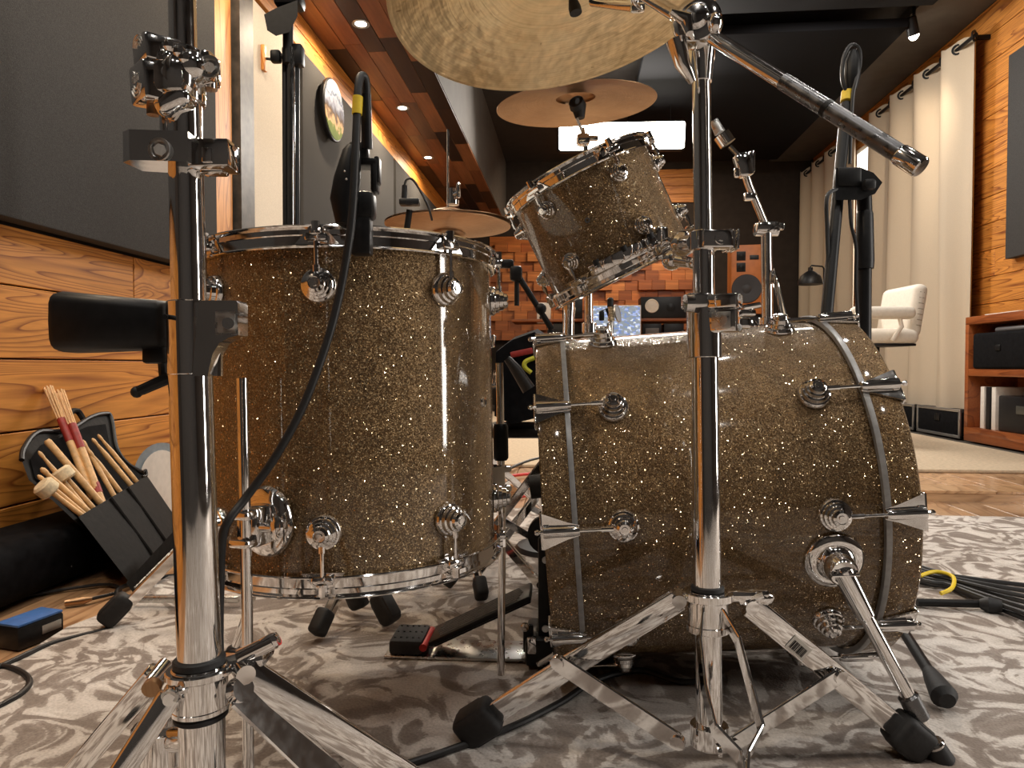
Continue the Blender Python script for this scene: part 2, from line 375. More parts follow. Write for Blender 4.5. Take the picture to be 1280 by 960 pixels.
def m_cymbal(name, base, dark, rough=0.3, hammer=0.6, patina=0.0, groove=0.35):
    m, nt, b = new_mat(name); L = nt.links.new
    tc = N(nt, 'ShaderNodeTexCoord')
    sx = N(nt, 'ShaderNodeSeparateXYZ'); L(tc.outputs['Object'], sx.inputs[0])
    cb = N(nt, 'ShaderNodeCombineXYZ'); L(sx.outputs[0], cb.inputs[0]); L(sx.outputs[1], cb.inputs[1])
    ln = N(nt, 'ShaderNodeVectorMath', operation='LENGTH'); L(cb.outputs[0], ln.inputs[0])
    jit = N(nt, 'ShaderNodeTexNoise', ins={'Scale': 25.0, 'Detail': 2.0}); L(tc.outputs['Object'], jit.inputs['Vector'])
    ja = N(nt, 'ShaderNodeMath', operation='MULTIPLY_ADD', ins={1: 0.006}); L(jit.outputs['Fac'], ja.inputs[0]); L(ln.outputs['Value'], ja.inputs[2])
    fr = N(nt, 'ShaderNodeTexNoise', noise_dimensions='1D', ins={'Scale': 260.0, 'Detail': 3.0}); L(ja.outputs[0], fr.inputs['W'])
    hm = N(nt, 'ShaderNodeTexNoise', ins={'Scale': 38.0, 'Detail': 1.5}); L(tc.outputs['Object'], hm.inputs['Vector'])
    pt = N(nt, 'ShaderNodeTexNoise', ins={'Scale': 7.0, 'Detail': 5.0, 'Distortion': 0.5}); L(tc.outputs['Object'], pt.inputs['Vector'])
    r = ramp(nt, [(0.3, dark), (0.62, base)]); L(pt.outputs['Fac'], r.inputs[0])
    r2 = ramp(nt, [(0.3, (0.86, 0.84, 0.80)), (0.6, (1, 1, 1))]); L(fr.outputs['Fac'], r2.inputs[0])
    tg = N(nt, 'ShaderNodeTangent', direction_type='RADIAL', axis='Z'); L(tg.outputs[0], b.inputs['Tangent']); b.inputs['Anisotropic'].default_value = 0.75
    mx = N(nt, 'ShaderNodeMix', data_type='RGBA', blend_type='MULTIPLY', ins={0: 0.7}); L(r.outputs[0], mx.inputs[6]); L(r2.outputs[0], mx.inputs[7]); out = mx.outputs[2]
    if patina:
        sp = N(nt, 'ShaderNodeTexNoise', ins={'Scale': 30.0, 'Detail': 3.0}); L(tc.outputs['Object'], sp.inputs['Vector'])
        r3 = ramp(nt, [(0.24, (0.30, 0.2, 0.1)), (0.30, (1, 1, 1))]); L(sp.outputs['Fac'], r3.inputs[0])
        m3 = N(nt, 'ShaderNodeMix', data_type='RGBA', blend_type='MULTIPLY', ins={0: patina}); L(out, m3.inputs[6]); L(r3.outputs[0], m3.inputs[7]); out = m3.outputs[2]
    L(out, b.inputs['Base Color']); b.inputs['Metallic'].default_value = 1.0; b.inputs['Roughness'].default_value = rough
    bp = N(nt, 'ShaderNodeBump', ins={'Strength': groove, 'Distance': 0.0006}); L(fr.outputs['Fac'], bp.inputs['Height'])
    bp2 = N(nt, 'ShaderNodeBump', ins={'Strength': hammer, 'Distance': 0.0038}); L(hm.outputs['Fac'], bp2.inputs['Height']); L(bp.outputs[0], bp2.inputs['Normal'])
    L(bp2.outputs[0], b.inputs['Normal'])
    return m

CHROME = m_chrome('chrome'); STEEL = m_chrome('satin_steel', (0.62, 0.62, 0.61), 0.22); KNURL = m_chrome('knurled_steel', (0.16, 0.16, 0.165), 0.22)
HOOPSTRIP = simple('hoop_inlay_grey', (0.36, 0.36, 0.36), 0.35, 0.3, 0.15, 90)
GLITTER = m_glitter('gold_sparkle_wrap')
RUBBER = simple('black_rubber', (0.012, 0.012, 0.013), 0.65, 0, 0.3, 150, 0.2)
BLACKM = simple('black_painted_metal', (0.008, 0.008, 0.0085), 0.42, 0.0, 0.2, 60, spec=0.25)
BLACKP = simple('black_plastic', (0.010, 0.010, 0.011), 0.42, 0, 0.25, 120, spec=0.3)
CABLE = simple('black_cable', (0.012, 0.012, 0.013), 0.45, 0, 0.2, 200)
VELVET = simple('black_cloth', (0.006, 0.006, 0.007), 0.9, 0, 0.4, 40, 0.3, spec=0.1)
LEATHER = simple('black_leatherette', (0.0085, 0.0075, 0.007), 0.65, 0, 0.35, 55, 0.5, spec=0.16)
HEAD = simple('white_coated_head', (0.75, 0.74, 0.7), 0.5, 0, 0.04, 300)
PINE = m_wood('orange_pine', (0.70, 0.285, 0.052), (0.27, 0.07, 0.009), 'Y', 34.0, 0.5, var=0.1)
PINEZ = m_wood('orange_pine_upright', (0.70, 0.31, 0.075), (0.42, 0.15, 0.025), 'Z', 14.0, 0.5, False)
FLOORW = m_wood('oak_floorboard', (0.50, 0.30, 0.16), (0.26, 0.13, 0.06), 'Y', 10.0, 0.35, False, 0.28, coat=0.2)
STEPW = m_wood('oak_step_board', (0.52, 0.32, 0.17), (0.30, 0.16, 0.07), 'X', 10.0, 0.35, False, 0.15, coat=0.2)
CEILW = m_varwood('stained_ceiling_board', [(0.23, 0.085, 0.035), (0.05, 0.022, 0.012), (0.30, 0.125, 0.055), (0.12, 0.05, 0.022), (0.20, 0.10, 0.055), (0.035, 0.016, 0.01), (0.26, 0.10, 0.04), (0.15, 0.075, 0.04)], 0.4)
BLOCKW = m_varwood('wood_block', [(0.60, 0.20, 0.05), (0.42, 0.125, 0.032), (0.68, 0.26, 0.075), (0.50, 0.165, 0.042), (0.34, 0.10, 0.026), (0.62, 0.22, 0.06)], 0.45, 'X')
CABW = m_wood('red_cherry_wood', (0.36, 0.105, 0.028), (0.20, 0.05, 0.014), 'Y', 7.0, 0.35, False, 0.08, coat=0.3)
BEECH = simple('stick_wood', (0.62, 0.38, 0.17), 0.45, 0, 0.2, 70, obj_var=0.25)
PANEL = simple('charcoal_panel_fabric', (0.062, 0.06, 0.058), 0.95, 0, 0.28, 500, 0.4, spec=0.1)
LINEN = simple('cream_linen', (0.56, 0.47, 0.36), 0.95, 0, 0.06, 350, 0.3, spec=0.1)
CREAMP = simple('cream_panel_fabric', (0.66, 0.59, 0.49), 0.95, 0, 0.08, 160, 0.2, spec=0.1)
DARKC = simple('dark_ceiling_paint', (0.032, 0.029, 0.028), 0.8, 0, 0.15, 8)
SIDEC = simple('grey_soffit_paint', (0.10, 0.09, 0.08), 0.85, 0, 0.1, 8)
BLACKC = simple('black_cloud_fabric', (0.008, 0.008, 0.009), 0.9, 0, 0.3, 200, spec=0.1)
WALLD = simple('dark_brown_wall', (0.028, 0.019, 0.014), 0.85, 0, 0.2, 12)
WALLG = simple('grey_back_wall', (0.035, 0.031, 0.029), 0.85, 0, 0.1, 10)
DARKP = simple('weathered_dark_post', (0.055, 0.045, 0.036), 0.5, 0, 0.5, 25, 0.4)
RUG = m_rug('damask_rug'); RUG2 = simple('beige_loop_rug', (0.58, 0.47, 0.34), 0.95, 0, 0.15, 60, 0.6, spec=0.1)
WHITEU = simple('white_upholstery', (0.72, 0.66, 0.57), 0.6, 0, 0.05, 60, 0.1)
YELLOW = simple('yellow_tape', (0.78, 0.56, 0.02), 0.5, 0, 0.08, 150)
RED = simple('red_plastic', (0.55, 0.03, 0.025), 0.4, 0, 0.15, 80); REDT = simple('red_wrap_tape', (0.30, 0.025, 0.02), 0.5, 0, 0.2, 100)
BLUE = simple('blue_painted_metal', (0.05, 0.15, 0.42), 0.4, 0, 0.15, 60)
GREYBAND = simple('grey_blue_band', (0.22, 0.26, 0.29), 0.6, 0, 0.1, 60); WHITEP = simple('off_white_plastic', (0.72, 0.68, 0.62), 0.55, 0, 0.06, 50)
FELT = simple('cream_felt', (0.75, 0.62, 0.42), 0.95, 0, 0.15, 150, 0.5, spec=0.1)
ALU = m_chrome('aluminium', (0.55, 0.54, 0.52), 0.3)
BRASSC = m_cymbal('ride_bronze', (0.93, 0.76, 0.48), (0.74, 0.55, 0.30), 0.32, 0.9, 0.85, 0.5)
BRASSD = m_cymbal('crash_bronze', (0.46, 0.29, 0.165), (0.33, 0.20, 0.11), 0.36, 0.3, 0.0, 0.3)
LAMPW = m_emit('lit_diffuser', (1.0, 0.93, 0.80), 14.0); DOWNL = m_emit('lit_downlight', (1.0, 0.88, 0.70), 9.0); SPOTL = m_emit('lit_spot_lens', (1.0, 0.9, 0.75), 30.0)
GROUND = simple('subfloor', (0.06, 0.05, 0.04), 0.9)
# ------------------------------------------------------------------ setting
XL, XR, YF, YB, ZC = -1.41, 2.95, 9.0, -2.2, 3.15
SOF_Z, SOF_X = 2.35, -0.85
STEP_Y, STEP_Z = 2.88, 0.035
def sbox(name, mat, lo, hi, parent=None):
    lo, hi = Vector(lo), Vector(hi)
    return MB().box((lo + hi) / 2, hi - lo).build(name, mat, parent, smooth=0)
floor = struct(sbox('floor', GROUND, (XL, YB, -0.12), (XR, YF, -0.022)))
RZF = -0.008
def unit_board(L, W, T, bev=0.0015):
    return MB().rbox((0, 0, 0), (W, L, T), bev, seg=1)
def board_row(name, parent, mat, x0, x1, W, y0, y1, L, ztop, T=0.012, along='Y'):
    # shared-mesh boards running along Y (or X), staggered row by row
    proto = None; n = int(round((x1 - x0) / W)); pl = ROOTM[parent.name].translation
    for i in range(n):
        y = y0 - random.random() * L * 0.7
        while y < y1:
            a, c = max(y, y0), min(y + L, y1)
            y += L
            if c - a < 0.03: continue
            xc = x0 + (i + 0.5) * W
            if proto is None:
                proto = unit_board(1.0, W - 0.0025, T).build(name, mat, parent, local=True, smooth=0); o = proto
            else:
                o = proto.copy(); COL.objects.link(o); o.parent = parent
            if along == 'Y':
                o.location = Vector((xc, (a + c) / 2, ztop - T / 2)) - pl; o.scale = (1, c - a - 0.002, 1)
            else:
                o.rotation_euler = (0, 0, pi / 2); o.location = Vector(((a + c) / 2, xc, ztop - T / 2)) - pl; o.scale = (1, c - a - 0.002, 1)
board_row('floorboard', floor, FLOORW, XL + 0.005, -0.86, 0.135, -1.2, STEP_Y, 1.5, RZF)
board_row('floorboard', floor, FLOORW, -0.86, XR - 0.005, 0.1357, 2.3, STEP_Y, 0.6, RZF)
step = struct(sbox('floor_step', GROUND, (XL, STEP_Y, -0.021), (XR, YF, STEP_Z - 0.012)))
board_row('step_board', step, STEPW, STEP_Y - 0.012, STEP_Y + 0.138, 0.15, XL, XR, 1.9, STEP_Z, 0.012, 'X')
sbox('riser', STEPW, (XL, STEP_Y - 0.010, -0.008), (XR, STEP_Y - 0.0005, STEP_Z - 0.0125), step)
board_row('floorboard', step, FLOORW, -1.0, 2.6, 0.15, STEP_Y + 0.14, 3.55, 0.9, STEP_Z)
rug = MB()
nx, ny = 46, 40; X0, X1, Y0, Y1 = -0.99, 2.85, -2.1, 2.56
def rz(x, y):
    e = min(x - X0, Y1 - y)
    z = 0.0 if e > 0.0 else 0.0
    w = 0.0
    if x < -0.72 and 0.9 < y < 1.75: w = 0.012 * max(0, 1 - (x - X0) / 0.27) * (0.5 + 0.5 * sin(y * 21)) 
    return z + w
P = [[Vector((X0 + (X1 - X0) * i / nx, Y0 + (Y1 - Y0) * j / ny, rz(X0 + (X1 - X0) * i / nx, Y0 + (Y1 - Y0) * j / ny))) for i in range(nx + 1)] for j in range(ny + 1)]
rug.grid(P)
rim = [P[0][i] for i in range(nx + 1)] + [P[j][nx] for j in range(1, ny + 1)] + [P[ny][i] for i in range(nx - 1, -1, -1)] + [P[j][0] for j in range(ny - 1, 0, -1)]
rug.add(rim + [Vector((p.x, p.y, RZF)) for p in rim], [(i, (i + 1) % len(rim), len(rim) + (i + 1) % len(rim), len(rim) + i) for i in range(len(rim))])
tag(rug.build('area_rug', RUG, smooth=40), 'large beige and grey damask rug under the drum kit', 'rug')
tag(MB().rbox((0.62, 5.3, STEP_Z + 0.0085), (3.6, 3.9, 0.016), 0.005).build('loop_rug', RUG2), 'plain beige rug on the raised floor in front of the shelf unit', 'rug')

YW = lambda px, x=XL + 0.012: on_x(px, 200, x).y
ya1, ya2, ya3, ya4 = YW(271, XL + 0.055), YW(290), YW(300, XL + 0.03), YW(318, XL + 0.035)
yc2 = YW(374)
# left wall: pine shiplap, a plank at a time
wl = struct(sbox('wall_left', WALLD, (XL - 0.12, YB, -0.12), (XL - 0.021, YF, ZC)))
def plank_wall(wall, x, face, y0, y1, z0, z1, pitch, mat, L=2.3, T=0.02, name='plank'):
    proto = None; pl = ROOTM[wall.name].translation; z = z0; i = 0
    while z < z1 - 0.02:
        h = min(pitch, z1 - z); y = y0 - (0.9 * ((i * 37) % 10) / 10) * L
        while y < y1:
            a, c = max(y, y0), min(y + L, y1); y += L
            if c - a < 0.05: continue
            if proto is None:
                proto = MB().rbox((0, 0, 0), (T, 1.0, pitch - 0.004), 0.002, seg=1).build(name, mat, wall, local=True, smooth=0); o = proto
            else:
                o = proto.copy(); COL.objects.link(o); o.parent = wall
            o.location = Vector((x - face * T / 2, (a + c) / 2, z + h / 2)) - pl; o.scale = (1, c - a - 0.002, (h - 0.004) / (pitch - 0.004))
        z += pitch; i += 1
plank_wall(wl, XL, 1, -0.8, ya1, -0.014, 0.88, 0.186, PINE)
plank_wall(wl, XL, 1, ya1, 8.9, -0.014, 0.55, 0.186, PINE)
sbox('cream_panel', CREAMP, (XL - 0.02, ya4 - 0.03, 0.56), (XL + 0.012, yc2, 2.14), wl)
sbox('upright_post', DARKP, (XL - 0.02, ya3, 0.56), (XL + 0.035, ya4, 2.17), wl)
sbox('upright_board', PINEZ, (XL - 0.02, ya1 + 0.002, 0.56), (XL + 0.012, ya2, 2.33), wl)
sbox('shadow_gap', WALLD, (XL - 0.02, ya2, 0.56), (XL - 0.004, ya3, 2.17), wl)
# pine header boards under the soffit
plank_wall(wl, XL + 0.01, 1, ya4, 8.9, 2.165, 2.345, 0.09, PINE, 2.6, 0.03, 'header_board')
# dark fabric panels on the left wall
def wall_panel(label, x0, x1, y0, y1, z0, z1, edge=0.006, group=None):
    b = MB().rbox(((x0 + x1) / 2, (y0 + y1) / 2, (z0 + z1) / 2), (x1 - x0, y1 - y0, z1 - z0), edge)
    return tag(b.build('acoustic_panel', PANEL), label, 'panel', group)
wall_panel('big charcoal fabric panel above the pine boards nearest the camera on the left', XL + 0.001, XL + 0.055, -0.4, ya1, 0.885, 2.30)
wall_panel('charcoal fabric panel behind the round landscape picture', XL - 0.018, XL + 0.03, yc2 + 0.01, 5.35, 0.62, 2.15)
wall_panel('charcoal fabric panel at the far end of the left wall', XL - 0.018, XL + 0.03, 5.42, 7.4, 0.62, 2.15)
# cleat on the cream panel
p = on_x(330, 73, XL + 0.02)
cl = thing('wall_hook', 'small wooden cleat screwed to the cream panel', 'hook', p)
MB().rbox(p, (0.018, 0.035, 0.115), 0.005).build('cleat', PINEZ, cl); MB().cyl(p, p + Vector((0.05, 0.02, 0)), 0.006).build('peg', BLACKM, cl)
# round picture
p = on_x(417, 138, XL + 0.075)
pic = thing('round_picture', 'round landscape picture on the charcoal panel', 'picture', p)
Mp = mat4(p, basis((1, 0, 0)))
MB().lathe([(0.0001, -0.02), (0.165, -0.02), (0.17, -0.012), (0.17, 0.0), (0.165, 0.004), (0.0001, 0.004)], Mp, 36).build('disc_rim', BLACKP, pic)
def picture_mat():
    m, nt, b = new_mat('landscape_print'); L = nt.links.new
    tc = N(nt, 'ShaderNodeTexCoord'); sx = N(nt, 'ShaderNodeSeparateXYZ'); L(tc.outputs['Object'], sx.inputs[0])
    nz = N(nt, 'ShaderNodeTexNoise', ins={'Scale': 22.0, 'Detail': 5.0}); L(tc.outputs['Object'], nz.inputs['Vector'])
    a = N(nt, 'ShaderNodeMath', operation='MULTIPLY_ADD', ins={1: 0.16}); L(nz.outputs['Fac'], a.inputs[0]); L(sx.outputs[2], a.inputs[2])
    mr = N(nt, 'ShaderNodeMapRange', ins={'From Min': -0.1, 'From Max': 0.26}); L(a.outputs[0], mr.inputs['Value'])
    r = ramp(nt, [(0.0, (0.10, 0.15, 0.04)), (0.25, (0.16, 0.2, 0.06)), (0.3, (0.55, 0.36, 0.2)), (0.42, (0.10, 0.07, 0.05)), (0.55, (0.16, 0.17, 0.22)), (0.66, (0.35, 0.38, 0.45)), (0.72, (0.10, 0.13, 0.19)), (0.84, (0.7, 0.7, 0.72))])
    L(mr.outputs[0], r.inputs[0]); L(r.outputs[0], b.inputs['Base Color']); b.inputs['Roughness'].default_value = 0.8; b.inputs['Specular IOR Level'].default_value = 0.1
    return m
MB().lathe([(0.0001, 0.0045), (0.160, 0.0045), (0.160, 0.0075), (0.0001, 0.0075)], Mp, 36).build('print', picture_mat(), pic)

# soffit: stained boards, each its own
sof = struct(sbox('ceiling_soffit', SIDEC, (XL - 0.02, YB, SOF_Z + 0.0125), (SOF_X, YF, ZC - 0.002)))
board_row('ceiling_board', sof, CEILW, XL + 0.002, SOF_X - 0.002, 0.1112, 1.2, 8.95, 0.78, SOF_Z + 0.012)
def downlight(px, py, label):
    p = on_z(px, py, SOF_Z); o = thing('downlight', label, 'light', p, 'downlights in the board soffit')
    MB().lathe([(0.03, 0.0), (0.046, -0.004), (0.048, 0.0)], Matrix.Translation(p), 24).build('trim_ring', ALU, o)
    MB().lathe([(0.0001, -0.001), (0.031, -0.001), (0.031, 0.0), (0.0001, 0.0)], Matrix.Translation(p), 20).build('lens', DOWNL, o)
downlight(451, 30, 'lit round downlight in the ceiling boards nearest the big ride cymbal')
downlight(503, 135, 'lit round downlight midway along the ceiling boards')
downlight(535, 197, 'smallest lit downlight, just above the hi-hat rod')

struct(sbox('ceiling', DARKC, (XL - 0.12, YB, ZC), (XR + 0.12, YF + 0.1, ZC + 0.1)))
def cloud(label, lo, hi):
    lo, hi = Vector(lo), Vector(hi)
    tag(MB().rbox((lo + hi) / 2, hi - lo, 0.012).build('ceiling_cloud', BLACKC), label, 'panel')
for nm, lo, hi in (('near black acoustic cloud hung under the dark ceiling', (0.1, 2.2, 2.93), (2.40, 4.93, 3.0)),
                   ('far black acoustic cloud hung past the small lit spot', (0.55, 5.22, 2.93), (2.38, 8.4, 3.0))):
    cloud(nm, lo, hi)
struct(sbox('ceiling_trim', SIDEC, (2.45, YB, ZC - 0.07), (XR - 0.001, YF, ZC - 0.001)))
# back walls
wf = struct(sbox('wall_far', WALLD, (XL - 0.12, YF, -0.12), (XR + 0.12, YF + 0.12, ZC)))
struct(sbox('wall_back', WALLG, (XL - 0.12, YB - 0.12, -0.12), (XR + 0.12, YB, ZC)))
# wood block diffuser on the far wall
a = on_y(612, 296, YF - 0.02); c = on_y(884, 425, YF - 0.02)
dif = thing('block_diffuser', 'wall of reddish wooden blocks of uneven depth behind the speakers', 'wall panel', Vector(((a.x + c.x) / 2, YF - 0.012, 0.85)))
MB().box(((a.x + c.x) / 2, YF - 0.006, (a.z + c.z) / 2), (c.x - a.x, 0.011, a.z - c.z)).build('backing_board', BLOCKW, dif, smooth=0)
bw, bh = 0.165, 0.125; proto = None; pl = ROOTM[dif.name].translation
nyb = int((a.z - c.z) / bh); nxb = int((c.x - a.x) / bw)
for j in range(nyb):
    sh = 0.08 * (j % 2)
    for i in range(nxb):
        d = random.choice((0.05, 0.07, 0.09, 0.12))
        if proto is None:
            proto = MB().rbox((0, 0, 0), (bw - 0.003, 1.0, bh - 0.003), 0.004, seg=1).build('block', BLOCKW, dif, local=True, smooth=0); o = proto
        else:
            o = proto.copy(); COL.objects.link(o); o.parent = dif
        o.scale = (1, d, 1); o.location = Vector((a.x + sh + (i + 0.5) * bw, YF - 0.0125 - d / 2, c.z + (j + 0.5) * bh)) - pl
# pine band high on the far wall
plw = ROOTM[wf.name].translation
for k in range(4):
    z0 = on_y(840, 253, YF - 0.03).z + k * 0.105
    MB().rbox((on_y(790, 230, YF).x, YF - 0.016, z0 + 0.05), (1.9, 0.03, 0.1), 0.003, seg=1).build('plank', PINEZ if False else m_wood('far_pine', (0.62, 0.25, 0.06), (0.35, 0.12, 0.03), 'X', 9, 0.5, False) if k == 0 else bpy.data.materials['far_pine'], wf, smooth=0)

# right wall
wr = struct(sbox('wall_right', WALLD, (XR + 0.021, YB, -0.12), (XR + 0.12, YF, ZC)))
plank_wall(wr, XR, -1, 3.2, 8.9, 0.02, 3.08, 0.19, PINE, 2.4)
pq = on_x(1256, 324, XR - 0.06)
wall_panel('dark fabric panel on the pine wall above the shelf unit', XR - 0.06, XR - 0.002, 3.0, pq.y, pq.z, on_x(1256, 73, XR - 0.06).z)
# curtain rail and curtains
XC = XR - 0.12; YN = on_x(1214, 300, XC).y; ZR = on_x(1213, 49, XC).z; ZB = on_x(1204, 513, XC).z
rail = thing('curtain_rail', 'dark curtain rail along the top of the pine wall', 'rail', (XC, 7.0, ZR - 0.02))
MB().cyl((XC, YN - 0.02, ZR), (XC, 8.9, ZR), 0.014, seg=12).build('rod', BLACKM, rail)
for y in (YN + 0.03, 6.9, 8.8): MB().box((XR - 0.055, y, ZR), (0.11, 0.02, 0.03)).build('bracket', BLACKM, rail, smooth=0)
def curtain(label, y0, y1, nf, z0, z1, x, amp):
    root = thing('curtain', label, 'curtain', (x, (y0 + y1) / 2, z0), 'curtains on the rail')
    n = nf * 12; m = 12; rows = []
    for j in range(m + 1):
        t = j / m; z = z1 + (z0 - z1) * t; row = []
        for i in range(n + 1):
            u = i / n; ph = u * nf * 2 * pi
            ww = amp * (0.85 + 0.35 * sin(u * 9 + t * 1.3) * t)
            dx = ww * sin(ph) + 0.012 * sin(ph * 2 + 3 * t + u * 7) * t
            row.append(Vector((x + dx, y0 + (y1 - y0) * u + 0.02 * sin(ph * 0.5 + t * 2) * t + 0.03 * (1 - t) * 0, z + (0.018 * cos(ph * 2 + 1) if j == 0 else 0))))
        rows.append(row)
    back = [[p + Vector((0.004, 0, 0)) for p in r] for r in rows]
    b = MB().grid(rows); b.grid(back[::-1])
    cl = b.build('cloth', LINEN, root, smooth=80)
    hm = MB().grid([[p + Vector((-0.003, 0, 0)) for p in rows[-2]], [p + Vector((-0.004, 0, -0.001)) for p in rows[-1]]])
    hm.build('hem', LINEN, root, smooth=80)
    for k in range(2 * nf):
        y = y0 + (y1 - y0) * (k / (2 * nf) + 0.001) + (y1 - y0) / (2 * nf) * 0.0
        sg = 1
        M = mat4((x, y, ZR), basis((0.75, 1 if k % 2 else -1, 0)))
        MB().lathe([(0.026, -0.004), (0.040, -0.004), (0.040, 0.004), (0.026, 0.004)], M, 16, True).build('grommet', BLACKM, root)
curtain('long cream linen curtain nearest the camera, with deep folds', YN, on_x(1086, 300, XC).y, 4, ZB, ZR + 0.05, XC, 0.06)
curtain('shorter cream linen curtain at the far end of the rail', on_x(1066, 300, XC).y, on_x(1001, 300, XC).y, 4, ZB, ZR + 0.05, XC, 0.05)
# added glowing strip behind the curtains' gap, imitating spot-lit brightness; no real window
YV = on_x(1078, 300, XR - 0.02).y
wn = struct(MB().box((XR - 0.005, YV, 1.6), (0.03, 0.34, 2.3)).build('glow_strip_backing', WHITEP, smooth=0))
MB().box((XR - 0.025, YV, 1.6), (0.008, 0.26, 2.2)).build('pane', m_emit('spotlit_glow', (1, 0.95, 0.86), 2.0), wn, smooth=0)
# spotlight in the gap between the clouds
p = at(1142, 44, 5.0); top = Vector((p.x, p.y, ZC))
sp = thing('track_spotlight', 'small black ceiling spot, lit, between the black clouds', 'light', top)
MB().cyl(top, p + Vector((0, 0, 0.11)), 0.012).build('stem', BLACKM, sp)
dirn = Vector((0.35, 0.35, -0.9)).normalized()
MB().lathe([(0.028, -0.13), (0.036, -0.12), (0.04, 0.0), (0.036, 0.0), (0.03, -0.03)], mat4(p, basis(dirn)), 20).build('lamp_head', BLACKM, sp)
MB().ball(p + dirn * 0.0, 0.035, 14).build('lens', SPOTL, sp)
# the lit pendant fixture over the desk
p = at(777, 170, 6.35)
fx = thing('pendant_light', 'wide brightly lit box light hanging over the desk', 'light', p)
Rf = Matrix.Rotation(radians(2.0), 3, 'Z') @ Matrix.Rotation(radians(12), 3, 'X')
MB().rbox(p + Rf @ Vector((0, 0.07, 0)), (1.17, 0.1, 0.27), 0.03, Rf).build('housing', BLACKM, fx)
MB().rbox(p, (1.14, 0.05, 0.235), 0.022, Rf, 3).build('diffuser', LAMPW, fx)
for s in (-0.45, 0.45): MB().cyl(p + Vector((s, 0.09, 0.1)), Vector((p.x + s, p.y + 0.09, ZC)), 0.004, seg=8).build('suspension_wire', BLACKM, fx)
# ------------------------------------------------------------------ drums
def lug_lathe(s=1.0):
    return [(q * s, w * s) for q, w in ((0.0225, 0.0), (0.0225, 0.003), (0.0205, 0.0065), (0.0185, 0.0075), (0.0175, 0.0125), (0.0150, 0.0135), (0.0142, 0.019), (0.0118, 0.0200), (0.0108, 0.0245), (0.0075, 0.0265), (0.0068, 0.0245), (0.0040, 0.0245), (0.0035, 0.0265), (0.00001, 0.0265))]
def drum(name, label, M, R, zt, zb, hoop_t, hoop_b, lug_angles, lug_z, lug_s, ang0=None, group='drums of the gold sparkle kit'):
    t = thing(name, label, 'drum', M, group)
    MB().lathe([(R - 0.006, -zb), (R, -zb), (R, zt), (R - 0.006, zt)], None, 128, True).build('shell', GLITTER, t, True)
    return t
def frame_from(cx, d, z, lx, ly):
    w = Vector((lx, ly, 1)).normalized(); b = w.cross(Vector((0, 1, 0))).normalized(); c = w.cross(b)
    R = RZ @ Matrix((b, c, w)).transposed()
    return mat4(cp(cx, d, z), R)
def flanged_hoop(R, z, up, h=0.027):
    # triple-flange hoop: outward lip at the bearing side, wall, rolled outer rim
    pr = [(R + 0.001, 0.0), (R + 0.0085, 0.0), (R + 0.0095, 0.0015), (R + 0.0085, 0.003), (R + 0.004, 0.0045), (R + 0.0035, h * 0.55), (R + 0.0045, h * 0.6), (R + 0.0045, h - 0.005), (R + 0.0090, h - 0.003), (R + 0.0100, h - 0.0015), (R + 0.0090, h), (R + 0.0015, h), (R + 0.001, h - 0.003)]
    return MB().lathe([(r, z + up * q) for r, q in pr], None, 128, True)
def tom(name, label, M, R, zt, zb, ht, hb, angles, lug_z, lug_s):
    t = drum(name, label, M, R, zt, zb, ht, hb, angles, lug_z, lug_s)
    flanged_hoop(R, zt - 0.004, 1, ht).build('batter_hoop', CHROME, t, True)
    flanged_hoop(R, -zb + 0.004, -1, hb).build('resonant_hoop', CHROME, t, True)
    MB().lathe([(0.0001, zt + 0.001), (R + 0.001, zt + 0.001), (R + 0.001, zt + 0.002), (0.0001, zt + 0.003)], None, 64).build('batter_head', HEAD, t, True)
    MB().lathe([(0.0001, -zb - 0.003), (R + 0.001, -zb - 0.002), (R + 0.001, -zb - 0.001), (0.0001, -zb - 0.001)], None, 64).build('resonant_head', HEAD, t, True)
    proto = {}
    for a in angles:
        for s in (1, -1):
            ra = radians(a); zr = Vector((cos(ra), sin(ra), 0)); y = Vector((0, 0, s)); x = y.cross(zr)
            Ml = mat4(zr * R + Vector((0, 0, s * lug_z)), Matrix((x, y, zr)).transposed())
            if 0 not in proto:
                lg = MB().lathe(lug_lathe(lug_s), None, 28).build('lug', CHROME, t, True); lg.matrix_basis = Ml; proto[0] = lg
                hh = (zt if s > 0 else zb) - lug_z
                rb = MB().tube([(0, 0.008, 0.0125), (0, hh + ht * 0.4, 0.0125)], 0.0024, 10)
                rb.tube([(0, 0.012, 0.0125), (0, 0.022, 0.0125)], 0.0042, 10)
                r = rb.build('tension_rod', CHROME, t, True); r.parent = lg
                e = MB().rbox((0, hh + ht * 0.28, 0.0085), (0.026, 0.010, 0.017), 0.003)
                e.cyl((0, hh + ht * 0.42, 0.0125), (0, hh + ht * 0.95, 0.0125), 0.0052, seg=8); e.cyl((0, hh + ht * 0.42, 0.0125), (0, hh + ht * 0.5, 0.0125), 0.0075, seg=14)
                e.prism([(-0.026, hh), (0.026, hh), (0.012, hh + ht * 0.6), (-0.012, hh + ht * 0.6)], 0.004, Matrix.Translation((0, 0, 0.0055)))
                k = e.build('hoop_ear', CHROME, t, True); k.parent = lg
            else: dup(proto[0], t, Ml)
    return t
# floor tom
MFT = frame_from(-0.2322, 1.0249, -0.0525, -0.0151, 0.0099)
ft = tom('floor_tom', 'large gold sparkle floor tom standing at the left on chrome legs', MFT, 0.203, 0.193, 0.201, 0.027, 0.027, [92 + 45 * k for k in range(8)], 0.146, 0.97)
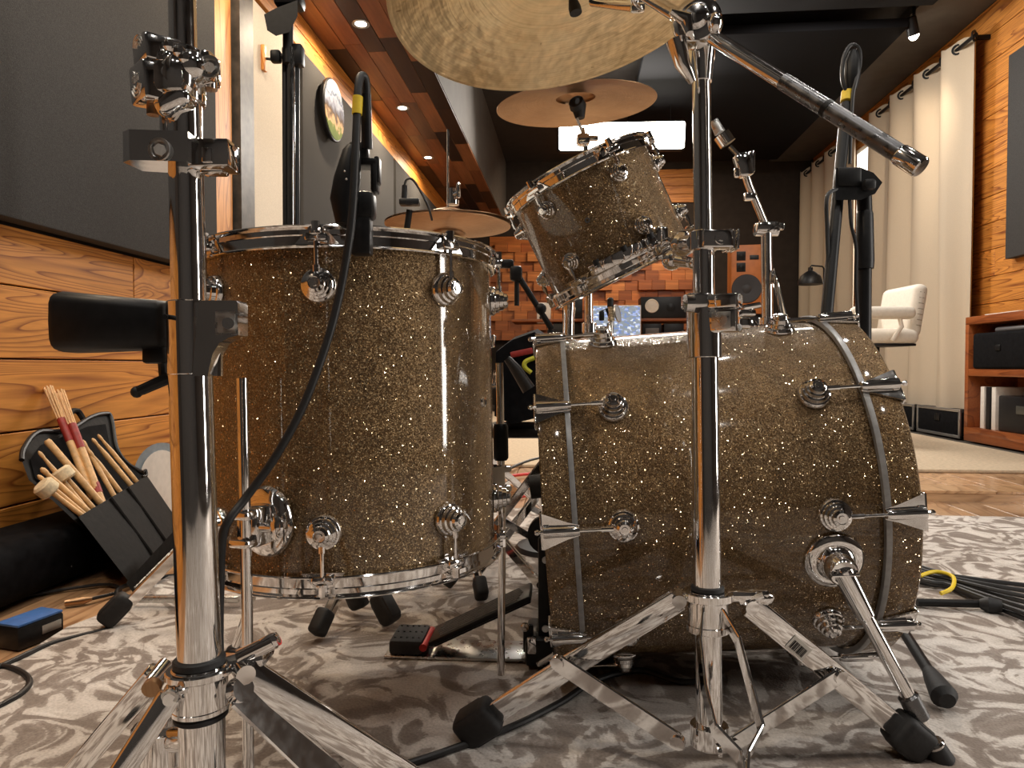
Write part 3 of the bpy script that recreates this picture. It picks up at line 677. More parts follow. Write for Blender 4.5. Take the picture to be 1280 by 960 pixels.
# air vent
ra = radians(161.4); zr = Vector((cos(ra), sin(ra), 0))
MB().lathe([(0.0035, 0.0), (0.0035, 0.002), (0.0075, 0.0025), (0.0080, 0.0)], mat4(zr * 0.203, basis(zr)), 20, True).build('air_vent', CHROME, ft, True)
def ft_leg(ang, foot, ztop, rod_r=0.0064, rubber=True):
    ra = radians(ang); zr = Vector((cos(ra), sin(ra), 0)); Mb = mat4(zr * 0.203 + Vector((0, 0, -0.134)), Matrix((Vector((0, 0, 1)).cross(zr), Vector((0, 0, 1)), zr)).transposed())
    b = MB().lathe([(0.043, 0.0), (0.043, 0.003), (0.040, 0.0075), (0.033, 0.010), (0.026, 0.011), (0.0001, 0.011)], Mb @ Matrix.Diagonal((0.85, 1, 1, 1)), 40)
    b.rbox(Mb @ Vector((0, 0.0, 0.024)), (0.030, 0.046, 0.030), 0.005, Mb.to_3x3())
    b.rbox(Mb @ Vector((0, 0.016, 0.042)), (0.028, 0.010, 0.022), 0.003, Mb.to_3x3())
    b.rbox(Mb @ Vector((0, -0.016, 0.042)), (0.028, 0.010, 0.022), 0.003, Mb.to_3x3())
    br = b.build('leg_bracket', CHROME, ft, True)
    MB().cyl(Mb @ Vector((0.014, 0, 0.03)), Mb @ Vector((0.030, 0, 0.03)), 0.006, seg=12).ball(Mb @ Vector((0.034, 0, 0.03)), 0.0095, 12, (1, 1.6, 0.6), Mb.to_3x3()).build('wing_screw', CHROME, br, True)
    inv = MFT.inverted(); fo = inv @ Vector(foot)
    p0 = Mb @ Vector((0, 0, 0.040)); up = Vector((0, 0, 1))
    top = p0 + up * ztop
    kink = Vector((p0.x, p0.y, -0.23)); 
    pts = [top, p0, kink, fo + (kink - fo).normalized() * 0.09, fo + (kink - fo).normalized() * 0.01]
    if not rubber: MB().tube([p0 + up * 0.03, p0 + up * 0.034, p0 + up * 0.085, p0 + up * 0.09], [0.010, 0.0125, 0.0125, 0.010], 16).build('leg_sleeve', BLACKM, br, True)
    lg = MB().tube(bez(pts, 16), rod_r, 12).build('leg', CHROME, ft, True)
    u = (kink - fo).normalized()
    if rubber: MB().tube([fo, fo + u * 0.012, fo + u * 0.032, fo + u * 0.038], [0.012, 0.0155, 0.0125, 0.008], 14).build('rubber_foot', RUBBER, lg, True)
f1 = on_z(311, 1040); f2 = on_z(626, 850); f3 = on_z(286, 832)
ft_leg(72, f1, 0.172); ft_leg(209, f2, 0.19, rubber=False); ft_leg(318, f3, 0.10)
# rack tom
k = 0.833
MRT = frame_from(0.1858 * k, 1.4953 * k, 0.3076 * k, -0.4842, -0.0422)
rt = tom('rack_tom', 'small gold sparkle rack tom tilted above the bass drum', MRT, 0.1266, 0.0755, 0.087, 0.026, 0.024, [47 + 60 * q for q in range(6)], 0.0465, 0.72)
zr = Vector((cos(radians(72)), sin(radians(72)), 0))
MB().lathe([(0.002, 0.0), (0.002, 0.002), (0.0045, 0.002), (0.005, 0.0)], mat4(zr * 0.1266, basis(zr)), 16, True).build('air_vent', CHROME, rt, True)
# suspension mount: plate along the lower hoop and the arm block on the stand side
ra = radians(122); zr = Vector((cos(ra), sin(ra), 0)); 
mnt = MB()
arc = [Vector((0.1385 * cos(radians(q)), 0.1385 * sin(radians(q)), -0.076)) for q in range(60, 124, 8)]
for q in range(len(arc) - 1):
    m_ = (arc[q] + arc[q + 1]) / 2; mnt.rbox(m_, (0.008, 0.022, 0.018), 0.002, basis((0, 0, 1), m_.normalized()).to_3x3() if False else Matrix.Rotation(atan2(m_.y, m_.x), 3, 'Z'))
mnt.build('suspension_bracket', CHROME, rt, True)
for q in (66, 86, 106):
    v = Vector((0.139 * cos(radians(q)), 0.139 * sin(radians(q)), -0.072)); MB().cyl(v, v + Vector((0, 0, 0.009)), 0.0055, seg=14).build('rubber_grommet', RUBBER, rt, True)

# bass drum
w = Vector((cos(-0.0744) * cos(0.0702), sin(-0.0744) * cos(0.0702), sin(0.0702))); bb = w.cross(Vector((0, 0, 1))).normalized(); cc = bb.cross(w)
MBD = mat4(cp(0.3234, 1.2494, -0.2158), RZ @ Matrix((bb, -cc, w)).transposed())
bd = thing('bass_drum', 'big gold sparkle bass drum lying on its side behind the front stand', 'drum', MBD, 'drums of the gold sparkle kit')
RB = 0.279
MB().lathe([(RB - 0.007, -0.222), (RB, -0.222), (RB, 0.222), (RB - 0.007, 0.222)], None, 160, True).build('shell', GLITTER, bd, True)
for s in (-1, 1):
    nm = 'batter' if s < 0 else 'resonant'
    hp = MB().lathe([(0.281, s * 0.214), (0.2885, s * 0.214), (0.2895, s * 0.216), (0.2895, s * 0.2565), (0.2880, s * 0.2585), (0.281, s * 0.2585)], None, 160, True).build(nm + '_hoop', GLITTER, bd, True)
    MB().lathe([(0.2815, s * 0.2095), (0.2895, s * 0.2095), (0.2903, s * 0.211), (0.2903, s * 0.2172), (0.2815, s * 0.2172)], None, 160, True).build('inlay_strip', HOOPSTRIP, hp, True)['label'] = 'satin grey strip around the hoop edge'
    MB().lathe([(0.0001, s * 0.2235), (0.2805, s * 0.2235), (0.2805, s * 0.2255), (0.0001, s * 0.2255)], None, 64).build(nm + '_head', HEAD, bd, True)
proto = None
LZ = 0.1455
for i in range(10):
    th = radians(36 * i)
    for s in (1, -1):
        zr = Vector((cos(th), -sin(th), 0)); y = Vector((0, 0, s)); x = y.cross(zr)
        Ml = mat4(zr * RB + Vector((0, 0, s * LZ)), Matrix((x, y, zr)).transposed())
        if proto is None:
            proto = MB().lathe(lug_lathe(1.06), None, 28).build('lug', CHROME, bd, True); proto.matrix_basis = Ml
            r = MB().tube([(0, 0.008, 0.0165), (0, 0.119, 0.0165)], 0.0024, 10).tube([(0, 0.014, 0.0165), (0, 0.032, 0.0165)], 0.0038, 10).ball((0, 0.122, 0.0165), 0.0042, 10).build('tension_rod', CHROME, bd, True); r.parent = proto
            c = MB()
            pl = [(-0.0075, 0.062), (0.0075, 0.062), (0.0125, 0.080), (0.026, 0.1145), (-0.026, 0.1145), (-0.0125, 0.080)]
            c.prism(pl, 0.003, Matrix.Translation((0, 0, 0.0125)))
            c.tube([(0, 0.062, 0.0165), (0, 0.070, 0.0165), (0, 0.113, 0.0165)], [0.006, 0.0078, 0.0088], 16)
            c.rbox((0, 0.1158, 0.0035), (0.052, 0.0035, 0.021), 0.0012)
            c.rbox((0, 0.109, 0.0135), (0.020, 0.010, 0.008), 0.002)
            c = c.build('claw_hook', CHROME, bd, True); c.parent = proto
        else: dup(proto, bd, Ml)
# spurs
def spur(th, foot, label=None):
    t_ = radians(th); zr = Vector((cos(t_), -sin(t_), 0)); y = Vector((0, 0, 1)); x = y.cross(zr)
    Mb = mat4(zr * RB + Vector((0, 0, 0.143)), Matrix((x, y, zr)).transposed())
    br = MB().lathe([(0.0405, 0.0), (0.0405, 0.004), (0.038, 0.007), (0.031, 0.0095), (0.027, 0.0095), (0.0255, 0.013), (0.022, 0.016), (0.020, 0.034), (0.0175, 0.038), (0.0150, 0.038), (0.0145, 0.036), (0.006, 0.036), (0.0055, 0.040), (0.0001, 0.040)], Mb, 36).build('spur_bracket', CHROME, bd, True)
    fo = MBD.inverted() @ Vector(foot); p0 = Mb @ Vector((0, 0, 0.028)); u = (fo - p0).normalized(); Ln = (fo - p0).length
    q = MB().cyl(Mb @ Vector((0.0, -0.018, 0.041)), Mb @ Vector((0, 0.018, 0.041)), 0.0028, seg=8); q.build('wing_bolt', CHROME, br, True)
    lg = MB().tube([p0, p0 + u * Ln * 0.24], [0.0155, 0.0125], 18).tube([p0 + u * Ln * 0.2, p0 + u * Ln * 0.76], 0.0098, 18).tube([p0 + u * Ln * 0.6, p0 + u * Ln * 0.93], 0.0062, 14).build('spur_leg', CHROME, bd, True)
    MB().tube([p0 + u * Ln * 0.645, p0 + u * Ln * 0.655, p0 + u * Ln * 0.765, p0 + u * Ln * 0.77], [0.011, 0.0135, 0.0135, 0.011], 18).build('height_collar', KNURL, lg, True)
    MB().tube([p0 + u * Ln * 0.885, p0 + u * Ln * 0.895, p0 + u * Ln * 0.91], [0.013, 0.0145, 0.013], 16).build('washer', CHROME, lg, True)
    MB().tube([p0 + u * Ln * 0.90, p0 + u * Ln * 0.91, p0 + u * Ln * 0.985, p0 + u * Ln * 1.0], [0.011, 0.0135, 0.0165, 0.012], 16).build('rubber_foot', RUBBER, lg, True)
spur(-13.5, at(1180, 955, 0.93))
spur(180 + 13.5, on_z(965, 760))
# ------------------------------------------------------------------ cymbals
def cymbal(name, label, cx, d, z, lx, ly, R, mat, group, bell=0.06, rise=0.022, rdepth=1):
    wv = RZ @ Vector((lx, ly, 1)).normalized(); M = mat4(cp(cx, d, z), basis(wv, RZ @ Vector((0, 1, 0))))
    pr = []; n = 22
    for i in range(n + 1):                   # bow from the edge up to the bell
        t = i / n; r = R + (bell - R) * t; pr.append((r, rise * (1 - (r / R) ** 2) * 1.1))
    z0 = pr[-1][1]
    for i in range(1, 9):
        a = i / 8 * pi / 2; pr.append((max(0.006, bell * cos(a)), z0 + 0.021 * sin(a)))
    th_ = 0.0012
    full = [(r, q) for r, q in pr] + [(r, q + th_) for r, q in reversed(pr)]
    o = MB().lathe(full, None, 128, True).build(name, mat, None, True, 40)
    o.matrix_world = M; ROOTM[o.name] = M.copy()
    return tag(o, label, 'cymbal', group), M
ride, MR = cymbal('ride_cymbal', 'largest cymbal, hammered pale bronze, cut by the top of the frame', 0.0876, 1.0799, 0.5852, -0.1976, 0.1689, 0.28, BRASSC, 'cymbals of the kit', 0.062, 0.026)
crash, MC = cymbal('crash_cymbal', 'medium bronze cymbal hanging just over the rack tom', 0.1633, 1.7922, 0.6638, -0.0629, -0.08, 0.203, BRASSD, 'cymbals of the kit', 0.05, 0.018)
hp = at(560, 284, 1.98)
hx = (RZ.transposed() @ (hp - Vector((0, 0, H))))
hh, MH = cymbal('hi_hat_cymbal', 'upper bronze hi-hat cymbal beside the boards of the ceiling', hx.x, hx.y, hx.z + 0.012, -0.01, -0.012, 0.178, BRASSD, 'cymbals of the kit', 0.05, 0.02)
h2, MH2 = cymbal('hi_hat_cymbal', 'lower upturned hi-hat cymbal under the other hi-hat cymbal', hx.x, hx.y, hx.z + 0.004, 0.01, 0.012, 0.178, BRASSD, 'cymbals of the kit', 0.05, 0.02)
h2.matrix_world = MH2 @ Matrix.Rotation(pi, 4, 'X')

# ------------------------------------------------------------------ stand helpers
def lever_box(b, c, size, R, r=0.004): return b.rbox(c, size, r, R)
FACE = RZ                                     # x right, y away from the camera, z up
def leg_bar(root, a, fpt, wide, thick, nrm, name='leg', footlen=0.055, footr=0.02, foot_lift=0.02):
    a, fpt = Vector(a), Vector(fpt); u = (fpt - a).normalized(); Ln = (fpt - a).length
    x = Vector(nrm) - u * u.dot(Vector(nrm)); x.normalize(); y = u.cross(x)
    R = Matrix((x, y, u)).transposed()        # x = bar normal, y = bar width
    b = MB()
    b.rbox(a + u * (Ln - footlen * 0.5) * 0.5, (thick, wide, Ln - footlen * 0.5), 0.0025, R)
    b.cyl(a + x * (thick * 0.5 + 0.004), a - x * (thick * 0.5 + 0.004), wide * 0.30, seg=16)
    b.cyl(a + u * Ln * 0.47 + x * (thick * 0.5 + 0.002), a + u * Ln * 0.47 - x * (thick * 0.5 + 0.002), 0.0065, seg=12)
    lg = b.build(name, CHROME, root)
    f = MB().rbox(fpt - u * footlen * 0.48, (footr * 1.75, footr * 2.0, footlen), 0.010, R, 3).rbox(fpt - u * footlen * 0.45, (footr * 1.45, footr * 2.15, footlen * 0.7), 0.006, R)
    f.build('rubber_foot', RUBBER, lg)
    return a + u * Ln * 0.47
def strap(root, a, c, wide, thick, nrm, name='brace'):
    a, c = Vector(a), Vector(c); u = (c - a).normalized(); x = (Vector(nrm) - u * u.dot(Vector(nrm))).normalized(); y = u.cross(x)
    R = Matrix((x, y, u)).transposed()
    b = MB().rbox((a + c) / 2, (thick, wide, (c - a).length), 0.0012, R, 1)
    for e in (a, c): b.cyl(e + x * (thick * 0.5 + 0.0025), e - x * (thick * 0.5 + 0.0025), wide * 0.36, seg=12)
    return b.build(name, CHROME, root)
def tri_feet(c, r, az): return [Vector((c.x + r * cos(radians(a)), c.y + r * sin(radians(a)), 0.0)) for a in az]
WAX = lambda P, a: None
def ring(b, p, ax, r_in, r_out, h, seg=28):
    b.lathe([(r_in, -h / 2), (r_out - 0.001, -h / 2), (r_out, -h / 2 + 0.001), (r_out, h / 2 - 0.001), (r_out - 0.001, h / 2), (r_in, h / 2)], mat4(p, basis(ax)), seg, True); return b
def arcs(b, c, R, rad, a0, a1, t=0.0006, n=3, gap=0.0035):
    for k in range(n):
        q = rad - k * gap
        b.tube([Vector(c) + R @ Vector((q * cos(radians(a0 + (a1 - a0) * i / 8)), q * sin(radians(a0 + (a1 - a0) * i / 8)), 0)) for i in range(9)], t, 6)
    return b
def letters(txt, size, M, mat, parent, name='lettering', ext=0.0003):
    cu = bpy.data.curves.new(name, 'FONT'); cu.body = txt; cu.size = size; cu.extrude = ext; cu.align_x = 'CENTER'; cu.align_y = 'CENTER'
    tmp = bpy.data.objects.new(name, cu); COL.objects.link(tmp)
    me = bpy.data.meshes.new_from_object(tmp.evaluated_get(bpy.context.evaluated_depsgraph_get()))
    bpy.data.objects.remove(tmp)
    me.materials.clear(); me.materials.append(mat)
    o = bpy.data.objects.new(name, me); COL.objects.link(o); o.parent = parent
    top = parent
    while top.parent: top = top.parent
    o.matrix_basis = ROOTM[top.name].inverted() @ M
    return o

# ------------------------------------------------------------------ front boom stand (holds the rack tom and the ride)
D1 = 0.90
def s1(py, dx=0.0): return at(876.5 + (py - 100) * 0.0125 + dx, py, D1 - (py - 458) * 0.00004)
base = on_z(886, 985); base = Vector((s1(900).x, s1(900).y, 0))
st = thing('boom_stand', 'chrome boom stand standing in front of the bass drum', 'stand', base)
upx = (s1(100) - s1(740)).normalized()
MB().cyl(s1(930), s1(742), mpx(16.2, D1), seg=28).build('base_tube', CHROME, st)
MB().cyl(s1(745), s1(430), mpx(17, D1), seg=32).build('lower_tube', CHROME, st)
MB().cyl(s1(430), s1(300), mpx(13.2, D1), seg=28).build('middle_tube', CHROME, st)
MB().cyl(s1(310), s1(70), mpx(11.3, D1), seg=28).build('upper_tube', CHROME, st)
# tube clamp with the patterned block
b = MB(); ring(b, s1(417), upx, mpx(13, D1), mpx(21.5, D1), mpx(62, D1))
Rr = FACE @ Matrix.Rotation(radians(-32), 3, 'Z'); nF = Rr @ Vector((0, -1, 0)); nR = Rr @ Vector((1, 0, 0))
c0 = s1(392, 21) + cv((0, -0.016, 0)); b.rbox(c0 + Vector((0, 0, 0.014)), (0.037, 0.034, 0.018), 0.0022, Rr).rbox(c0 - Vector((0, 0, 0.0105)), (0.037, 0.034, 0.029), 0.0022, Rr).rbox(s1(396, 8) + cv((0, -0.004, 0)), (0.03, 0.03, 0.04), 0.008, FACE, 3).rbox(s1(377, -10) + cv((0, -0.004, 0)), (mpx(32, D1), 0.036, mpx(18, D1)), 0.003, FACE)
b.cyl(s1(381, -18) + cv((0, -0.02, 0)), s1(381, -28) + cv((0, -0.02, 0)), mpx(11, D1), seg=20)
cl = b.build('tube_clamp', CHROME, st)
qz = c0 - Vector((0, 0, 0.0105)); b = MB(); b.rbox(qz + nF * 0.0172, (0.024, 0.001, 0.021), 0.0004, Rr).cyl(qz + nF * 0.016 + nR * 0.004, qz + nF * 0.021 + nR * 0.004, 0.0055, seg=6)
b.build('bolt_recess', STEEL, cl)
for q in (0.012, -0.013): arcs(MB(), c0 + nR * 0.0186 + Vector((0, 0, q)), basis(nR), 0.0105, 30 if q > 0 else 200, 160 if q > 0 else 330, 0.0007, 3, 0.003).build('ring_mark', STEEL, cl)
MB().cyl(s1(385, 30) + cv((0.02, 0, 0)), s1(385, 46) + cv((0.025, 0, 0.004)), 0.004, seg=8).rbox(s1(391, 52), (0.026, 0.008, 0.009), 0.003, FACE).rbox(s1(404, 50), (0.016, 0.008, 0.014), 0.003, FACE).build('wing_screw', CHROME, cl)
# upper clamp with the tom arm
b = MB(); ring(b, s1(302), upx, mpx(11, D1), mpx(17, D1), mpx(24, D1)); b.rbox(s1(302, 13) + cv((0, -0.008, 0)), (mpx(38, D1), 0.032, mpx(23, D1)), 0.003, FACE)
for q in (-0.003, 0.002, 0.007): b.rbox(s1(302, 31) + cv((q, -0.004, 0)), (0.0025, 0.034, mpx(25, D1)), 0.0008, FACE)
b.cyl(s1(302, 15) + cv((0, -0.025, 0)), s1(302, 15) + cv((0, -0.028, 0)), 0.008, seg=18).cyl(s1(302, 15) + cv((0, -0.026, 0)), s1(302, 15) + cv((0, -0.031, 0)), 0.0045, seg=6)
tc = b.build('tom_clamp', CHROME, st)
p0 = s1(303, -10); p1 = at(853, 305, 1.02); p2 = at(838, 300, 1.13)
b = MB().tube([p0, (p0 + p1) / 2, p1], [0.011, 0.012, 0.013], 16).ball(p1, 0.019, 18).tube([p1, p2], [0.0085, 0.0085], 14).rbox(at(826, 296, 1.12), (0.02, 0.03, 0.03), 0.005, FACE)
b.ball(at(840, 325, 1.06), 0.016, 16).tube([at(840, 325, 1.06), at(862, 328, 1.03)], [0.010, 0.008], 14).ball(at(866, 329, 1.03), 0.009, 12)
b.tube([at(872, 288, 1.0), at(860, 292, 1.03), at(852, 298, 1.05)], 0.006, 10)
b.build('tom_arm', CHROME, st)
# tripod
b = MB(); ring(b, s1(735), upx, mpx(16, D1), mpx(20, D1), mpx(6, D1)); gb = b.build('rubber_gasket', RUBBER, st)
b = MB(); ring(b, s1(762), upx, mpx(15, D1), mpx(25, D1), mpx(46, D1)); ring(b, s1(744), upx, mpx(15, D1), mpx(31, D1), mpx(10, D1)); ring(b, s1(784), upx, mpx(15, D1), mpx(26, D1), mpx(9, D1))
b.rbox(s1(744, 44), (0.042, 0.018, 0.014), 0.004, FACE).rbox(s1(746, 62), (0.03, 0.012, 0.02), 0.004, FACE); hub = b.build('hub_collar', CHROME, st)
MB().cyl(s1(752, 40), s1(740, 66) + cv((0, -0.01, 0)), 0.0045, seg=10).ball(s1(748, 66), 0.012, 12, (1.5, 0.6, 0.8), FACE).build('wing_screw', CHROME, hub)
b = MB(); ring(b, s1(918), upx, mpx(15, D1), mpx(23, D1), mpx(26, D1)); lowc = b.build('lower_collar', CHROME, st)
fL = on_z(578, 926); fR = on_z(1152, 944); fC = Vector((base.x, base.y, 0)) + cv((-0.015, -0.335, 0))
hz = s1(752)
nv = cv((0, -1, 0))
aL = s1(748, -36); aR = s1(756, 52)
mL = leg_bar(st, aL, fL + Vector((0, 0, 0.012)), mpx(29, D1), 0.012, cv((0.25, -1, 0.15)), footlen=0.062, footr=0.0235)
mR = leg_bar(st, aR, fR + Vector((0, 0, 0.012)), mpx(29, D1), 0.012, cv((-0.2, -1, 0.15)), footlen=0.055, footr=0.0235)
strap(st, mL + cv((-0.02, -0.008, 0.006)), s1(922, -42) + cv((0, -0.01, 0)), mpx(25, D1), 0.004, cv((0.3, -1, -0.45)))
strap(st, mR + cv((0.005, -0.008, 0)), s1(925, 26) + cv((0, -0.01, 0)), mpx(25, D1), 0.004, cv((-0.3, -1, -0.45)))
# third leg, coming towards the camera: two bent side straps
lg = MB()
for pts in ([(877, 762), (874, 800), (880, 860), (893, 912), (925, 946), (936, 1010)], [(902, 766), (922, 800), (938, 860), (952, 912), (934, 946), (930, 1010)]):
    ds = [0.872, 0.85, 0.81, 0.775, 0.745, 0.70]
    P3 = [at(px, py, dd) for (px, py), dd in zip(pts, ds)]
    for i in range(len(P3) - 1):
        m = (P3[i] + P3[i + 1]) / 2; u = (P3[i + 1] - P3[i]).normalized(); x = cv((1, 0, 0)); x = (x - u * u.dot(x)).normalized(); y = u.cross(x)
        lg.rbox(m, (0.0035, 0.022, (P3[i + 1] - P3[i]).length + 0.003), 0.001, Matrix((x, y, u)).transposed(), 1)
lg.rbox(at(890, 770, 0.872), (0.022, 0.012, 0.022), 0.002, FACE)
e = at(932, 1000, 0.71); fC = on_z(940, 1330)
lg.tube([e, fC + (e - fC).normalized() * 0.03], 0.010, 12)
lg = lg.build('leg', CHROME, st)
MB().rbox(fC + Vector((0, 0, 0.022)), (0.042, 0.055, 0.044), 0.010, FACE, 3).build('rubber_foot', RUBBER, lg)
strap(st, s1(925, 6) + cv((0, -0.025, 0)), at(925, 955, 0.76), 0.02, 0.003, cv((1, 0.1, 0)))
# barcode sticker on the right leg
u = (fR - aR).normalized(); nn = cv((-0.2, -1, 0.15)); nn = (nn - u * u.dot(nn)).normalized(); y = nn.cross(u)
pc = aR + u * (fR - aR).length * 0.26 + nn * 0.0068; Rk = Matrix((u, y, nn)).transposed()
sk = MB().rbox(pc, (0.032, 0.02, 0.0006), 0.0002, Rk, 1).build('barcode_sticker', WHITEP, bpy.data.objects[[o.name for o in st.children if o.name.startswith('leg')][1]])
bars = MB(); xx = -0.012
while xx < 0.012:
    wv = random.choice((0.0006, 0.0010, 0.0015)); bars.box(pc + Rk @ Vector((xx, -0.001, 0.0004)), (wv, 0.012, 0.0003), Rk); xx += wv + random.choice((0.0006, 0.001))
bars.build('barcode', BLACKP, sk.parent)
# tilter and boom
tp = s1(52); tl = at(871, 28, D1 - 0.005)
b = MB(); b.tube([s1(103), s1(85), s1(60), s1(40)], [mpx(13, D1), mpx(15, D1), mpx(19, D1), mpx(16, D1)], 24)
b.lathe([(0.0001, -0.020), (mpx(22, D1), -0.020), (mpx(28, D1), -0.016), (mpx(30, D1), -0.010), (mpx(30, D1), 0.006), (mpx(28, D1), 0.010), (mpx(22, D1), 0.0125), (mpx(16, D1), 0.013), (mpx(15, D1), 0.017), (mpx(12, D1), 0.020), (0.0001, 0.021)], mat4(tl, basis(cv((-0.35, -1, 0.1)))), 36)
b.tube([at(845, 50, D1 - 0.012), at(853, 80, D1 - 0.01), at(866, 103, D1 - 0.005)], [0.013, 0.010, 0.005], 14)
til = b.build('tilter', CHROME, st)
b = MB(); v0 = at(858, 24, D1 - 0.03)
b.tube([at(838, 14, D1 - 0.035), v0, at(862, 42, D1 - 0.035)], [0.004, 0.008, 0.005], 12); b.ball(at(893, 30, D1 - 0.02), 0.013, 14, (0.8, 1, 1.1))
b.build('wing_nut', CHROME, til)
bA = at(893, 48, D1 - 0.015); bZ = at(1152, 210, 0.72); u = (bZ - bA).normalized(); bT = bA - u * 0.17; Lb = (bZ - bA).length
bm_ = MB().cyl(bT, bA + u * Lb * 0.40, 0.0092, seg=20).build('boom_arm', CHROME, st)
MB().cyl(bA + u * Lb * 0.38, bA + u * Lb * 0.955, 0.0098, seg=24).build('knurled_sleeve', KNURL, bm_)
MB().cyl(bA + u * Lb * 0.585, bA + u * Lb * 0.605, 0.0103, seg=20).build('band', BLACKM, bm_)
MB().tube([bA + u * Lb * 0.91, bA + u * Lb * 0.915, bA + u * Lb * 0.995, bA + u * Lb], [0.0103, 0.0112, 0.0112, 0.0098], 24).build('end_cap', CHROME, bm_)
# boom tip up into the ride
wr_ = MR.to_3x3() @ Vector((0, 0, 1)); cR = MR.translation
tipj = at(797, 6, 0.99)
b = MB().tube([bT, tipj, cR - wr_ * 0.03 + cv((0.03, 0, 0))], 0.008, 14); b.rbox(at(797, 10, 0.985), (0.02, 0.012, 0.012), 0.003, FACE); b.build('boom_tip', CHROME, st)
MB().tube([cR - wr_ * 0.05, cR - wr_ * 0.04, cR - wr_ * 0.025, cR + wr_ * 0.07], [0.0095, 0.0095, 0.006, 0.005], 14).build('cymbal_post', RUBBER, st)

# ------------------------------------------------------------------ left stand, nearest the camera
D2 = 0.55
def s2(py, dx=0.0, dd=0.0):
    xs = 228 + py * 0.022 if py < 470 else 238.4 + (py - 470) * 0.0305
    return at(xs + dx, py, D2 + dd)
b2 = s2(1150); b2.z = 0
st2 = thing('tom_stand', 'chrome multi-clamp stand at far left, nearest to the camera', 'stand', b2)
up2 = (s2(100) - s2(800)).normalized()
MB().cyl(s2(1215), s2(880), mpx(27, D2), seg=32).build('base_tube', CHROME, st2)
MB().cyl(s2(830), s2(462), mpx(25.8, D2), seg=36).build('lower_tube', CHROME, st2)
MB().cyl(s2(465), s2(110), mpx(20.5, D2), seg=32).build('middle_tube', CHROME, st2)
MB().cyl(s2(120), s2(-90), mpx(16.5, D2), seg=28).build('upper_tube', CHROME, st2)
MB().cyl(s2(172, -22), s2(60, -22), mpx(9, D2), seg=20).build('side_rod', CHROME, st2)
# multi clamp at the top
b = MB(); ring(b, s2(98), up2, mpx(16, D2), mpx(25, D2), mpx(66, D2))
Rc = FACE @ Matrix.Rotation(radians(46), 3, 'Z') @ Matrix.Rotation(radians(-4), 3, 'Y')
b.rbox(at(196, 108, D2 - 0.012), (0.030, 0.030, mpx(46, D2)), 0.0028, Rc).rbox(at(197, 67, D2 - 0.012), (0.028, 0.028, mpx(32, D2)), 0.0028, Rc)
b.rbox(at(215, 100, D2 - 0.016), (0.028, 0.024, mpx(40, D2)), 0.006, FACE)
b.rbox(at(256, 88, D2 - 0.003), (mpx(30, D2), 0.024, mpx(40, D2)), 0.005, FACE)
b.ball(at(221, 98, D2 - 0.014), 0.015, 20, (1.05, 1, 1.35), FACE).ball(at(236, 84, D2 - 0.014), 0.013, 18, (1.2, 0.9, 1.0), FACE).rbox(at(219, 128, D2 - 0.014), (0.030, 0.022, 0.018), 0.008, FACE @ Matrix.Rotation(radians(-28), 3, 'Y'), 4).ball(at(212, 78, D2 - 0.016), 0.011, 16)
for q, w_ in ((212, 58), (224, 66), (206, 75), (231, 74), (218, 84)): b.ball(at(q, w_, D2 - 0.022), 0.0055, 10)
mc = b.build('multi_clamp', CHROME, st2)
nf = Rc @ Vector((-1, 0, 0)); b = MB()
Rn = basis(nf)
b2_ = at(196, 108, D2 - 0.012) + nf * 0.0152; arcs(b, b2_, Rn, 0.011, 200, 340, 0.0005, 3, 0.003).build('ring_mark', STEEL, mc); b = MB()
arcs(b, at(197, 67, D2 - 0.012) + nf * 0.0142, Rn, 0.010, 20, 160, 0.0005, 3, 0.003); b.build('ring_mark', STEEL, mc)
Mt = mat4(b2_ + nf * 0.0004 + Vector((0, 0, 0.004)), basis(nf)); letters('dw', 0.012, Mt, STEEL, mc)
MB().lathe([(0.0085, 0), (0.0085, 0.002), (0.006, 0.002), (0.006, -0.002)], mat4(at(262, 84, D2 - 0.016), basis(cv((0, -1, 0)))), 20).cyl(at(262, 84, D2 - 0.015), at(262, 84, D2 - 0.02), 0.004, seg=6).build('bolt', STEEL, mc)
MB().cyl(at(262, 98, D2 - 0.002), at(262, 112, D2 - 0.002), 0.006, seg=12).build('drum_key_bolt', CHROME, mc); MB().cyl(at(191, 133, D2 - 0.012), at(191, 144, D2 - 0.012), 0.0045, seg=12).build('drum_key_bolt', BRASSD, mc)
# lower stacking clamp
b = MB(); ring(b, s2(192), up2, mpx(20, D2), mpx(26, D2), mpx(32, D2)); 
b.prism([(-0.038, -0.012), (-0.036, 0.012), (-0.020, 0.016), (0.010, 0.014), (0.012, -0.014), (-0.030, -0.018)], mpx(36, D2), mat4(at(226, 190, D2 - 0.012), FACE))
b.rbox(at(268, 196, D2 - 0.006), (mpx(50, D2), 0.026, mpx(34, D2)), 0.002, FACE).rbox(at(268, 214, D2), (mpx(30, D2), 0.014, mpx(10, D2)), 0.002, FACE).rbox(at(259, 194, D2 - 0.02), (mpx(12, D2), 0.004, mpx(18, D2)), 0.001, FACE)
sc2 = b.build('stacking_clamp', CHROME, st2)
MB().lathe([(0.0085, 0.0), (0.0085, 0.002), (0.0065, 0.002), (0.006, 0.0005), (0.0001, 0.0005)], mat4(at(200, 187, D2 - 0.0285), basis(cv((-0.1, -1, 0)))), 22).cyl(at(200, 187, D2 - 0.027), at(199.8, 187, D2 - 0.033), 0.0045, seg=6).build('bolt', STEEL, sc2)
